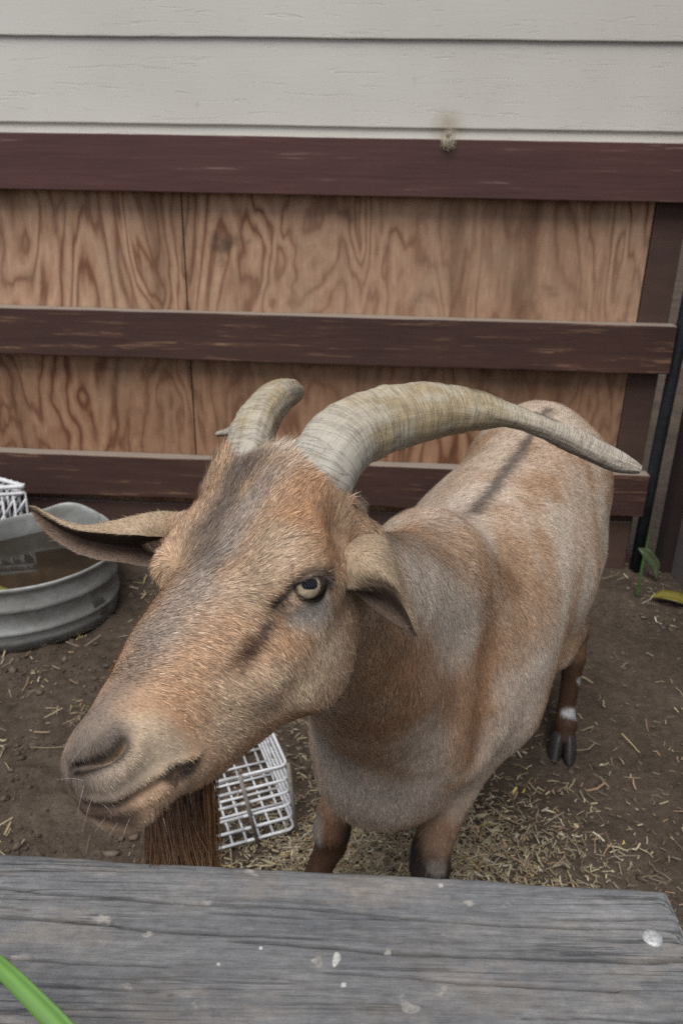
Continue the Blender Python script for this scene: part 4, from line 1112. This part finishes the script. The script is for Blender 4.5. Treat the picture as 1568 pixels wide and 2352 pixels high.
HC = interp(GC)
insH = (ins_[tri] * B).sum(1); nearH = np.linalg.norm(HP - EC, axis=1) < .034
dN = polyd(HP, NOSTR)[0]; dM = polyd(HP, MOUTH)[0]
keep = (dM > .0020) & ~(nearH & (insH > -.0012)) & (dN > .0034) & (HP[:, 2] > .045)
HP, HN, HC, insH, nearH, dN, dM = [a[keep] for a in (HP, HN, HC, insH, nearH, dN, dM)]
n = len(HP); HD = flow(HP, HN)
qh = (HP - OH) @ RH * 100; onhead = np.linalg.norm(HP - hw(4, 0, -6), axis=1) < .21
Lh = np.where(onhead, .0060, .0095)
Lh = np.where(onhead & (qh[:, 0] > 12), .0034, Lh); Lh = np.where(onhead & (qh[:, 0] > 8) & (qh[:, 0] <= 12), .0050, Lh)
pollm = sstep(-3.5, -7.5, qh[:, 0]) * (qh[:, 2] > -3) * onhead
Lh = Lh * (1 + .9 * pollm); Lh = np.where(nearH, .0042, Lh); Lh = np.where(HP[:, 2] < .3, .010, Lh)
Lh = np.where((dN < .009) | (dM < .005), .0028, Lh); Lh = Lh * np.exp(g.normal(0, .28, n))
Wh = np.where(onhead, .00040, .00066) * np.exp(g.normal(0, .25, n)); Wh = np.where(onhead & (qh[:, 0] > 12), .00030, Wh)
lift = np.where(onhead, .18, .12) * np.exp(g.normal(0, .35, n)) + pollm * .22
cl = (fbm(HP * np.where(onhead, 330, 130)[:, None], 121, 2) - .5)
k = np.exp(g.normal(0, 1, n) * np.where(onhead, .30, .20) + cl * np.where(onhead, .55, .35))
white = g.random(n) < np.where(onhead, .10, .07); k = np.where(white, k * 1.45, k)
dark = g.random(n) < .12; k = np.where(dark, k * .55, k)
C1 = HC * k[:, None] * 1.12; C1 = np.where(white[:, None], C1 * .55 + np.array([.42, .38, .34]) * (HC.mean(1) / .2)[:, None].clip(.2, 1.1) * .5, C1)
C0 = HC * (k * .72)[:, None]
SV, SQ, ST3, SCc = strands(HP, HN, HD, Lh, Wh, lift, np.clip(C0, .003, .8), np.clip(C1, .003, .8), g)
print('hairs', n)
# --- whiskers and stray long hairs
prts = []
for (x_, y_, n_) in ((200, 1800, 3), (240, 1840, 3), (300, 1880, 4), (360, 1850, 2), (180, 1700, 2), (345, 1380, 2), (300, 1470, 2), (785, 1470, 4), (780, 1540, 3), (620, 1180, 2)):
    h_ = hit(x_, y_)
    if h_ is None: continue
    k_ = np.argmin(np.linalg.norm(GV - h_, axis=1)); nrm_ = GN[k_]
    for _ in range(n_):
        b_ = h_ + g.normal(0, .006, 3); k_ = np.argmin(np.linalg.norm(GV - b_, axis=1)); b_ = GV[k_]
        dd = GN[k_] + g.normal(0, .45, 3); dd /= np.linalg.norm(dd); ln = g.uniform(.008, .020)
        prts.append(tube_np(np.array([b_, b_ + dd * ln * .5, b_ + dd * ln + np.array([0, 0, -.15 * ln])]), [.00008, .00007, .00004], 4))
WV, (WQ, WT) = merge(prts); WC = np.tile(np.array([.55, .50, .44]), (len(WV), 1))

nb_ = len(GV); nw_ = nb_ + len(SV)
goat = tag(empty('goat', (.25, 1.1, 0)), 'tan horned goat with a long beard looking over the fence', 'goat')
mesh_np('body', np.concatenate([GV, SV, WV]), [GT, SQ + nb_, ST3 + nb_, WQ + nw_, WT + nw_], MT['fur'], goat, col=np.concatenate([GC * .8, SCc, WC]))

# --- eyes: amber ball, slotted pupil, wet clear front
def m_eye():
    m, t, b = new_mat('amber_goat_eye', .05, .16)
    a = N(t, 'ShaderNodeAttribute', attribute_name='Col'); link(t, a.outputs['Color'], b)
    return m
MT['eye'] = m_eye()
def eyeball(c, front_, xax, r):
    nu_, nv_ = 120, 90
    th = np.linspace(0, math.pi, nv_); ph = np.linspace(0, 2 * math.pi, nu_, endpoint=False)
    yax = np.cross(front_, xax)
    T_, Pp = np.meshgrid(th, ph, indexing='ij'); T_, Pp = T_.ravel(), Pp.ravel()
    lx, ly, lz = np.sin(T_) * np.cos(Pp), np.sin(T_) * np.sin(Pp), np.cos(T_)
    V = c + r * (lx[:, None] * xax + ly[:, None] * yax + (lz + .10 * np.exp(-(T_ / .5) ** 2))[:, None] * front_)
    rr = np.hypot(lx + .13, ly + .02)
    iris = np.array([.47, .39, .275]); col_ = np.tile(iris, (len(V), 1))
    ang = np.arctan2(ly, lx); fib = vnoise(np.stack([ang * 9, rr * 6, rr * 0], 1), 3)
    col_ = col_ * (.75 + .5 * fib)[:, None]
    col_ = col_ * (1 - .55 * sstep(.44, .58, rr))[:, None]
    col_ = np.where((rr > .59)[:, None], np.array([.035, .022, .016]), col_)
    px_, py_ = lx + .15, ly - .13
    sl_ = np.maximum(np.abs(px_) / .44, np.abs(py_) / .26); sl_ = ((np.abs(px_) / .38) ** 3 + (np.abs(py_) / .26) ** 3) ** .25
    pup = sstep(1.06, .92, sl_)
    col_ = col_ * (1 - pup)[:, None] + np.array([.004, .006, .014]) * pup[:, None]
    i = np.arange(nu_ * nv_).reshape(nv_, nu_); j = np.roll(i, -1, 1)
    F = np.stack([i[:-1], i[1:], j[1:], j[:-1]], -1).reshape(-1, 4)
    return mesh_np('eye', V, F, MT['eye'], goat, col=col_)
eyeball(EYEC, nE, eu, ER)
# lashes and the far eye
_n2 = RH @ np.array([.15, -.97, .15]); _x2 = FH - _n2 * (FH @ _n2); _x2 /= np.linalg.norm(_x2)
eyeball(hw(-.4, -5.6, -3.3), _n2, _x2, .0150)
prts = []; lc = []
for k_ in range(24):
    t_ = k_ / 23; e_ = 4 * t_ * (1 - t_); x_ = ex0 + (ex1 - ex0) * (.12 + .86 * t_); y_ = _y[0] + (_y[1] - _y[0]) * (.12 + .86 * t_) + .0078 * max(e_, .1) ** .7
    z_ = math.sqrt(max(ER ** 2 - x_ ** 2 - y_ ** 2, 1e-6)) + .0022
    b_ = EYEC + eu * x_ + ev * y_ + nE * z_
    dd = nE * .8 + ev * (.05 - .5 * t_) + eu * (t_ - .25) * .9; dd /= np.linalg.norm(dd)
    ln = .006 + .005 * e_ + .002 * g.random()
    prts.append(tube_np(np.array([b_, b_ + dd * ln * .5, b_ + dd * ln * .85 - ev * ln * .22, b_ + dd * ln - ev * ln * .45]), [.00016, .00015, .00012, .00006], 4))
V, Fs = merge(prts); mesh_np('eyelash', V, Fs, MT['fur'], goat, col=np.tile(DGREY * .7, (len(V), 1)))

# --- horns
def m_horn():
    m, t, b = new_mat('horn', .55, .3)
    a = N(t, 'ShaderNodeAttribute', attribute_name='Col')
    uv = N(t, 'ShaderNodeUVMap'); mp = N(t, 'ShaderNodeMapping'); t.links.new(uv.outputs[0], mp.inputs[0])
    mp.inputs['Scale'].default_value = (1.3, 120, 1)
    r = noise(t, mp.outputs[0], 1.6, 5, .65, .25)
    mp2 = N(t, 'ShaderNodeMapping'); t.links.new(uv.outputs[0], mp2.inputs[0]); mp2.inputs['Scale'].default_value = (90, 6, 1)
    fb = noise(t, mp2.outputs[0], 1.0, 4, .6)
    c = mixc(t, .8, a.outputs['Color'], ramp(t, r, [(.28, (.62,) * 3), (.42, (.94,) * 3), (.75, (1.10,) * 3)]), 'MULTIPLY')
    c = mixc(t, .5, c, ramp(t, fb, [(.3, (.75,) * 3), (.7, (1.2,) * 3)]), 'MULTIPLY')
    mp3 = N(t, 'ShaderNodeMapping'); t.links.new(uv.outputs[0], mp3.inputs[0]); mp3.inputs['Scale'].default_value = (.9, 150, 1)
    ck = noise(t, mp3.outputs[0], 1.0, 3, .6, .25)
    crk = ramp(t, ck, [(.470, (1,) * 3), (.492, (.42,) * 3), (.508, (.42,) * 3), (.53, (1,) * 3)])
    ptch = noise(t, mapped(t, (1, 1, 1)), 26, 3, .6)
    c = mixc(t, ramp(t, ptch, [(.46, (.03,) * 3), (.66, (.55,) * 3)]), c, mixc(t, 1.0, c, crk, 'MULTIPLY'))
    wn = noise(t, mapped(t, (1, 1, 1)), 120, 4, .7)
    c = mixc(t, ramp(t, wn, [(.62, (0,) * 3), (.72, (.55,) * 3)]), c, (.52, .49, .43))
    mo = noise(t, mapped(t, (1, 1, 1)), 34, 5, .7, .4)
    c = mixc(t, ramp(t, mo, [(.54, (0,) * 3), (.68, (.5,) * 3)]), c, (.19, .155, .105))
    c = mixc(t, ramp(t, mo, [(.32, (.5,) * 3), (.44, (0,) * 3)]), c, (.46, .43, .37))
    c = mixc(t, ramp(t, wn, [(.28, (.5,) * 3), (.38, (0,) * 3)]), c, (.22, .18, .125))
    link(t, c, b); bump(t, b, math_(t, 'ADD', math_(t, 'MULTIPLY', crk, .8), math_(t, 'ADD', r, math_(t, 'MULTIPLY', fb, .3))), .7, .003); return m
MT['horn'] = m_horn()
def horn(cps, seed):
    """cps: rows of centre (3), keel direction (3), half width along keel, half width across, keel sharpness"""
    cps = [np.concatenate([np.asarray(x, float).ravel() for x in c]) for c in cps]; cps = np.array(cps)
    m = 300; s = np.linspace(0, 1, m); kx = np.linspace(0, 1, len(cps))
    A = np.stack([crom(s, kx, cps[:, k]) for k in range(cps.shape[1])], 1)
    C, K = A[:, :3], A[:, 3:6]; ra, rb, kq = A[:, 6], A[:, 7], A[:, 8]
    T = np.gradient(C, axis=0); T /= np.linalg.norm(T, axis=1)[:, None]
    K -= T * (K * T).sum(1)[:, None]; K /= np.linalg.norm(K, axis=1)[:, None]; S = np.cross(T, K)
    arc = np.concatenate([[0], np.cumsum(np.linalg.norm(np.diff(C, axis=0), axis=1))])
    nn = 72; th = np.arange(nn) * 2 * math.pi / nn
    Sg, Tg = np.meshgrid(arc, th, indexing='ij')
    u = np.stack([np.cos(Tg) * 2, np.sin(Tg) * 2, Sg * 90], -1).reshape(-1, 3)
    rings = (vnoise(np.stack([np.cos(Tg).ravel() * .5, np.sin(Tg).ravel() * .5, Sg.ravel() * 230], 1), seed) - .5)
    big = (vnoise(np.stack([np.cos(Tg).ravel() * .8, np.sin(Tg).ravel() * .8, Sg.ravel() * 65], 1), seed + 3) - .5)
    fade = np.repeat(np.interp(s, [0, .5, .75, 1], [1, .9, .35, .1]), nn)
    d_ = rings * .0015 * fade + big * .0020 * fade + (fbm(u * [3, 3, .4], seed + 5, 2) - .5) * .0016
    ct_, st_ = np.cos(th), np.sin(th)
    prof_ = 1 + 0 * ct_
    V = []
    for i_ in range(m):
        keel = np.where(ct_ > 0, np.abs(ct_) ** (1.0 + kq[i_]), 0)
        w_ = rb[i_] * (1 - .35 * kq[i_] * np.maximum(ct_, 0))
        V.append(C[i_] + (ra[i_] * ct_)[:, None] * K[i_] + (w_ * st_)[:, None] * S[i_])
    V = np.array(V).reshape(-1, 3); nr = (V - np.repeat(C, nn, 0)); nr /= np.linalg.norm(nr, axis=1)[:, None] + 1e-9
    V = V + nr * d_[:, None]
    base = np.array([.45, .40, .315]); tip_ = np.array([.45, .40, .34]); ol = np.array([.37, .295, .185]); bl = np.array([.38, .38, .365])
    sv = np.repeat(s, nn); nz_ = fbm(np.stack([np.cos(Tg).ravel() * 1.5, np.sin(Tg).ravel() * 1.5, Sg.ravel() * 30], 1), seed + 7, 3)
    cc = base + (ol - base) * (sstep(.38, .62, nz_) * sstep(.05, .25, sv) * sstep(.75, .5, sv))[:, None]
    cc = cc + (bl - cc) * (sstep(.62, .45, nz_) * sstep(.35, .0, sv) * .8)[:, None]
    cc = cc + (tip_ - cc) * sstep(.6, .85, sv)[:, None]
    ck = np.cos(np.tile(th, m))
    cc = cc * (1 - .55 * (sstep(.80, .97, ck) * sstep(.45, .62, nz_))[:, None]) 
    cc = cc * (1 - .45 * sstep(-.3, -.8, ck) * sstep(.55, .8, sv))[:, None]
    uvv = np.stack([Tg.ravel() / (2 * math.pi) * 1.0, Sg.ravel()], 1)
    uvv[:, 0] = np.abs(uvv[:, 0] - .5) * 2
    i = np.arange(m * nn).reshape(m, nn); j = np.roll(i, -1, 1)
    F = np.stack([i[:-1], j[:-1], j[1:], i[1:]], -1).reshape(-1, 4)
    c1 = len(V); V = np.concatenate([V, [C[-1] + T[-1] * min(ra[-1], rb[-1]) * .8]]); cc = np.concatenate([cc, cc[-1:]]); uvv = np.concatenate([uvv, uvv[-1:]])
    F3 = np.stack([i[-1], j[-1], np.full(nn, c1)], -1)
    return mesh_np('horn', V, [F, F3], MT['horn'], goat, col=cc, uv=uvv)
def hc(x0, y0, x1, y1, dep, kd, rb, kq):
    """section whose outline is seen from (x0,y0) (keel side) to (x1,y1); kd = extra depth of the far edge"""
    a, b = pw(x0, y0, dep), pw(x1, y1, dep + kd)
    return (a * .47 + b * .53, (a - b), np.linalg.norm(a - b) * .475, rb, kq)
near_h = [hc(608, 1120, 762, 1240, .622, .01, .030, .6), hc(632, 1075, 786, 1182, .614, .01, .029, .6), hc(668, 1015, 812, 1112, .618, .012, .028, .65), hc(712, 958, 842, 1070, .633, .014, .027, .7), hc(775, 916, 886, 1040, .652, .016, .025, .7), hc(858, 895, 958, 1012, .672, .018, .0235, .7),
          hc(960, 887, 1036, 992, .694, .018, .022, .65), hc(1070, 896, 1104, 983, .714, .016, .019, .6), hc(1172, 926, 1172, 980, .732, .010, .016, .5), hc(1262, 955, 1236, 1004, .745, .006, .013, .4), hc(1345, 988, 1312, 1042, .756, .004, .010, .3), hc(1430, 1036, 1392, 1076, .764, .002, .0075, .2), hc(1462, 1058, 1438, 1084, .767, 0, .005, .1), hc(1474, 1070, 1464, 1086, .768, 0, .003, .1)]
horn(near_h, 201)
far_h = [hc(500, 1125, 612, 1135, .648, .012, .028, .6), hc(503, 1085, 610, 1095, .646, .012, .027, .6), hc(508, 1045, 608, 1058, .645, .013, .026, .6), hc(521, 995, 626, 1008, .657, .014, .025, .65), hc(546, 950, 640, 968, .675, .016, .022, .65), hc(580, 910, 660, 936, .70, .018, .020, .65), hc(624, 886, 672, 922, .735, .018, .0175, .6), hc(660, 890, 672, 925, .785, .012, .015, .5),
         hc(652, 908, 648, 940, .84, .01, .012, .4), hc(612, 940, 600, 972, .885, .006, .011, .3), hc(545, 972, 545, 1000, .92, .004, .008, .25), hc(497, 992, 499, 1002, .94, .0, .003, .1)]
horn(far_h, 231)

# --- ears: closed lofts with a hollow underside, and their own short fur
def ear(secs, cols, name='ear', fur_n=9000, seed=0):
    """secs: list along the ear of closed section outlines, each a list of 3-D points in the same order"""
    S_ = np.array(secs); m0, q0 = S_.shape[:2]
    m, nn = 60, 64
    # around: periodic spline; along: spline
    t_ = np.linspace(0, 1, m); kx = np.linspace(0, 1, m0)
    A = np.stack([np.stack([crom(t_, kx, S_[:, k, c]) for c in range(3)], 1) for k in range(q0)], 1)        # m x q0 x 3
    th = np.arange(nn) * q0 / nn; i0 = np.floor(th).astype(int); f = (th - i0)[None, :, None]
    a, b, c, d_ = A[:, (i0 - 1) % q0], A[:, i0 % q0], A[:, (i0 + 1) % q0], A[:, (i0 + 2) % q0]
    V = .5 * (2 * b + (c - a) * f + (2 * a - 5 * b + 4 * c - d_) * f ** 2 + (3 * b - a - 3 * c + d_) * f ** 3)
    CC = np.array(cols)                                                   # q0 x 3
    cc = CC[i0 % q0] + (CC[(i0 + 1) % q0] - CC[i0 % q0]) * (th - i0)[:, None]
    V = V.reshape(-1, 3); V = V + (np.stack([fbm(V * 60, seed + k, 2) for k in range(3)], 1) - .5) * .0022
    col_ = np.tile(cc, (m, 1)) * (.8 + .4 * fbm(V * 150, seed + 9, 3))[:, None]
    i = np.arange(m * nn).reshape(m, nn); j = np.roll(i, -1, 1)
    F = np.stack([i[:-1], j[:-1], j[1:], i[1:]], -1).reshape(-1, 4)
    T = np.concatenate([F[:, [0, 1, 2]], F[:, [0, 2, 3]]])
    tipc = V[-nn:].mean(0); V = np.concatenate([V, [tipc]]); col_ = np.concatenate([col_, col_[-1:]])
    T = np.concatenate([T, np.stack([i[-1], j[-1], np.full(nn, m * nn)], -1)])
    Nn = vnormals(V, T)
    cen_ = V[:m * nn].reshape(m, nn, 3).mean(1)
    if ((V[:m * nn] - np.repeat(cen_, nn, 0)) * Nn[:m * nn]).sum() < 0: T = T[:, ::-1]; Nn = -Nn
    gg = np.random.default_rng(seed)
    A_ = .5 * np.linalg.norm(np.cross(V[T[:, 1]] - V[T[:, 0]], V[T[:, 2]] - V[T[:, 0]]), axis=1).sum()
    ti, B = sample_tri(V, T, lambda P: np.full(len(P), fur_n / A_), gg); tr = T[ti]
    ip = lambda X: (X[tr] * B[..., None]).sum(1)
    P_, N_, C_ = ip(V), ip(Nn), ip(col_); N_ /= np.linalg.norm(N_, axis=1)[:, None] + 1e-9
    ax = V[(m - 1) * nn:m * nn].mean(0) - V[:nn].mean(0); D_ = np.tile(ax / np.linalg.norm(ax), (len(P_), 1)); D_ -= N_ * (D_ * N_).sum(1)[:, None]; D_ /= np.linalg.norm(D_, axis=1)[:, None] + 1e-9
    n_ = len(P_); k_ = np.exp(gg.normal(0, .3, n_)); sp = gg.random(n_) < .12; k_ = np.where(sp, k_ * .45, k_)
    hv, hq, h3, hcx = strands(P_, N_, D_, .0034 * np.exp(gg.normal(0, .3, n_)), np.full(n_, .00034), np.full(n_, .4) * np.exp(gg.normal(0, .3, n_)), C_ * (k_ * .75)[:, None], C_ * (k_ * 1.1)[:, None], gg, .3)
    return mesh_np(name, np.concatenate([V, hv]), [np.concatenate([T, h3 + len(V)]), hq + len(V)], MT['earfur'], goat, col=np.concatenate([col_ * .85, hcx]))
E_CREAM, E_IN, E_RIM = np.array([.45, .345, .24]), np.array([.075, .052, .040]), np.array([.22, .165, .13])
def far_sec(A, B_, C_, D_, back):
    E_ = ((A[0] + D_[0]) / 2, (A[1] + D_[1]) / 2, back)
    AB = ((A[0] + B_[0]) / 2, (A[1] + B_[1]) / 2 - 3, (A[2] + B_[2]) / 2 - .004)
    B2 = (B_[0], B_[1] + 5, B_[2] + .004)
    CD = ((C_[0] + D_[0]) / 2, (C_[1] + D_[1]) / 2, (C_[2] + D_[2]) / 2 + .001)
    return [pw(*p) for p in (A, AB, B_, B2, C_, CD, D_, E_)]
fsecs = [far_sec((425, 1178, .690), (425, 1238, .680), (425, 1258, .700), (420, 1296, .685), .71),
         far_sec((372, 1176, .676), (372, 1230, .655), (368, 1258, .682), (355, 1300, .665), .70),
         far_sec((300, 1187, .666), (306, 1227, .641), (300, 1254, .674), (285, 1292, .657), .692),
         far_sec((215, 1206, .676), (225, 1222, .652), (222, 1244, .680), (200, 1279, .667), .692),
         far_sec((160, 1200, .685), (168, 1214, .666), (163, 1226, .686), (140, 1250, .676), .695),
         far_sec((110, 1178, .693), (116, 1190, .682), (116, 1200, .693), (100, 1216, .687), .70),
         far_sec((82, 1164, .699), (86, 1172, .694), (86, 1178, .699), (80, 1186, .697), .704),
         far_sec((72, 1163, .702), (74, 1167, .700), (74, 1169, .701), (75, 1173, .701), .704)]
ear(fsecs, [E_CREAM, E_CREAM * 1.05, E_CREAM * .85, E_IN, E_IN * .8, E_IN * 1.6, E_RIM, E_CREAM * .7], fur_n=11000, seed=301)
def near_sec(A, M, B_, C_, D_, back):
    E_ = ((A[0] + D_[0]) / 2, (A[1] + D_[1]) / 2, back)
    B2 = (B_[0] + 2, B_[1] + 11, B_[2] + .005)
    return [pw(*p) for p in (A, M, B_, B2, C_, D_, E_)]
nsecs = [near_sec((780, 1245, .622), (768, 1280, .600), (770, 1305, .604), (775, 1310, .620), (778, 1318, .622), .645),
         near_sec((805, 1232, .618), (790, 1268, .593), (776, 1303, .592), (786, 1312, .606), (790, 1322, .610), .640),
         near_sec((850, 1227, .617), (825, 1272, .579), (781, 1325, .585), (795, 1335, .602), (797, 1343, .606), .640),
         near_sec((888, 1240, .617), (858, 1287, .574), (806, 1345, .582), (826, 1356, .603), (828, 1372, .606), .640),
         near_sec((910, 1282, .616), (886, 1314, .576), (852, 1338, .582), (858, 1370, .603), (862, 1402, .606), .636),
         near_sec((922, 1330, .616), (910, 1345, .583), (893, 1350, .586), (893, 1384, .603), (892, 1424, .606), .630),
         near_sec((940, 1385, .616), (934, 1388, .598), (926, 1388, .595), (922, 1412, .606), (922, 1444, .608), .624),
         near_sec((955, 1432, .616), (952, 1436, .608), (948, 1438, .606), (944, 1446, .610), (944, 1455, .612), .619),
         near_sec((960, 1452, .617), (959, 1453, .614), (957, 1455, .613), (956, 1457, .614), (955, 1460, .615), .618)]
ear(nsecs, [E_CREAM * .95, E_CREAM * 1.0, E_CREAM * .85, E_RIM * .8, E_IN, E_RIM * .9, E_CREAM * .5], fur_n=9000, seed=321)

# --- beard: long straight hairs in locks, hanging from the chin
def beard():
    gg = np.random.default_rng(41); roots = []; n_ = 12000
    ra = hits([(345, 1872), (380, 1862), (420, 1840), (460, 1815), (500, 1795), (515, 1780)])
    ra = np.array(ra); prts_V, prts_F, prts_C = [], [], []
    t_ = np.clip(.5 + (gg.beta(1.25, 1.25, n_) - .5) * 1.06, 0, 1) ; x_ = t_ * (len(ra) - 1); i0 = np.minimum(x_.astype(int), len(ra) - 2); f = (x_ - i0)[:, None]
    R0 = ra[i0] * (1 - f) + ra[i0 + 1] * f
    view = -fwd
    R0 = R0 + fwd * (gg.uniform(.004, .035, n_))[:, None] + gg.normal(0, .003, (n_, 3)) + np.array([0, 0, .006])
    lock = np.floor(t_ * 26 + gg.normal(0, .6, n_)); lk = vnoise(np.stack([lock * 3.7, lock * 0, lock * 0], 1), 5) - .5
    Ln = .25 * np.exp(gg.normal(0, .22, n_)) * (1 - .25 * np.abs(t_ - .5))
    m = 8; s = np.linspace(0, 1, m)
    sway = EU * 0
    dx = (lk * .016 + gg.normal(0, .004, n_)); dy = gg.normal(-.006, .006, n_)
    spread = (t_ - .5) * -.018
    Pth = []
    for s_ in s:
        p = R0 + np.array([0, 0, -1.0]) * (Ln * s_)[:, None] + EU * ((dx * np.sin(s_ * 2.2) + spread * s_))[:, None] - np.array([0, 1.0, 0]) * (dy * s_ + .004 * s_ * (1 - s_))[:, None]
        p = p - EU * (.010 * s_ ** 2) + (np.stack([fbm(np.stack([lock * 5.1, np.full(n_, s_ * 3.5), np.full(n_, 7.0 * q_)], 1), 55, 2) for q_ in range(3)], 1) - .5) * np.array([.034, .016, .0]) * s_
        p = p + (np.stack([vnoise(np.stack([np.arange(n_) * 1.37, np.full(n_, s_ * 4), np.full(n_, 3.0 * q_)], 1), 57) for q_ in range(3)], 1) - .5) * np.array([.010, .008, .0]) * s_
        Pth.append(p)
    Pth = np.stack(Pth, 1)                                         # n x m x 3
    W_ = np.interp(s, [0, .6, 1], [1, .9, .25])[None, :, None] * (.00034 * np.exp(gg.normal(0, .3, n_)))[:, None, None]
    ang = gg.uniform(-.9, .9, n_); Sd = (EU * np.cos(ang)[:, None] + np.array([0, 1.0, 0]) * np.sin(ang)[:, None])[:, None, :]
    V = np.stack([Pth - Sd * W_ / 2, Pth + Sd * W_ / 2], 2).reshape(n_, m * 2, 3)
    k_ = (np.arange(n_) * m * 2)[:, None]
    F = np.concatenate([k_ + np.array([2 * a, 2 * a + 1, 2 * a + 3, 2 * a + 2]) for a in range(m - 1)])
    top = np.array([.045, .025, .016]); mid_ = np.array([.17, .092, .052]); bot = np.array([.40, .24, .13])
    cs = np.stack([np.interp(s, [0, .12, .28, .50], [top[c], top[c] * 1.5, mid_[c], bot[c]]) for c in range(3)], 1)
    kk = np.exp(gg.normal(0, .34, n_) + lk * 1.3); glint = gg.random(n_) < .05
    C_ = cs[None] * kk[:, None, None]; C_ = np.where(glint[:, None, None], C_ + .10, C_)
    edge = sstep(.80, 1.0, t_)[:, None, None] + sstep(.2, 0, t_)[:, None, None]
    C_ = C_ * (1 - edge * .45) + edge * .45 * np.array([.21, .10, .042]) * kk[:, None, None]
    C_ = np.repeat(C_[:, :, None, :], 2, 2).reshape(-1, 3)
    m_, t, b = new_mat('beard_hair', .38, .45); a = N(t, 'ShaderNodeAttribute', attribute_name='Col'); link(t, a.outputs['Color'], b)
    mesh_np('beard', V.reshape(-1, 3), F, m_, goat, col=np.clip(C_, .004, .7))
beard()

# --- hooves: two claws on each foot
MT['hoof'] = m_plain('hoof_horn', (.035, .030, .030), .45, .4, .4, 120)
def hoof(at, fdir):
    fdir = np.asarray(fdir, float); fdir /= np.linalg.norm(fdir); sd = np.cross([0, 0, 1.0], fdir)
    prts = []
    for sg_ in (-1, 1):
        secs = []
        for (f_, z_, rl, rf, off) in ((.006, .050, .012, .016, .011), (.010, .040, .0145, .020, .0125), (.014, .024, .0155, .026, .014), (.020, .008, .0165, .032, .0155), (.022, .0, .016, .033, .0155)):
            a = np.arange(18) * 2 * math.pi / 18
            c = np.asarray(at) * [1, 1, 0] + fdir * f_ + sd * (off * sg_) + np.array([0, 0, z_ - .004])
            sh = np.where(np.cos(a) > 0, np.cos(a) * 1.15, np.cos(a) * .8)
            secs.append(c + (rf * sh)[:, None] * fdir + (rl * np.sin(a) * (1 - .35 * np.maximum(np.cos(a), 0)))[:, None] * sd)
        V = np.concatenate(secs); i = np.arange(5 * 18).reshape(5, 18); j = np.roll(i, -1, 1)
        F = np.stack([i[1:], j[1:], j[:-1], i[:-1]], -1).reshape(-1, 4)
        V = np.concatenate([V, [secs[0].mean(0) + [0, 0, .004]], [secs[-1].mean(0)]]); q = np.arange(18)
        F3 = np.concatenate([np.stack([i[0], j[0], np.full(18, 90)], 1), np.stack([j[-1], i[-1], np.full(18, 91)], 1)])
        prts.append((V, F, F3))
    V, Fs = merge(prts); mesh_np('hoof', V, Fs, MT['hoof'], goat)
for at in (HFL, HFR): hoof(at + [-.004, -.01, 0], (-.487, -.874, 0))
hoof(HHL + [-.003, -.012, 0], (-.25, -.95, 0)); hoof(HHR + [-.004, -.012, 0], (-.4, -.9, 0))
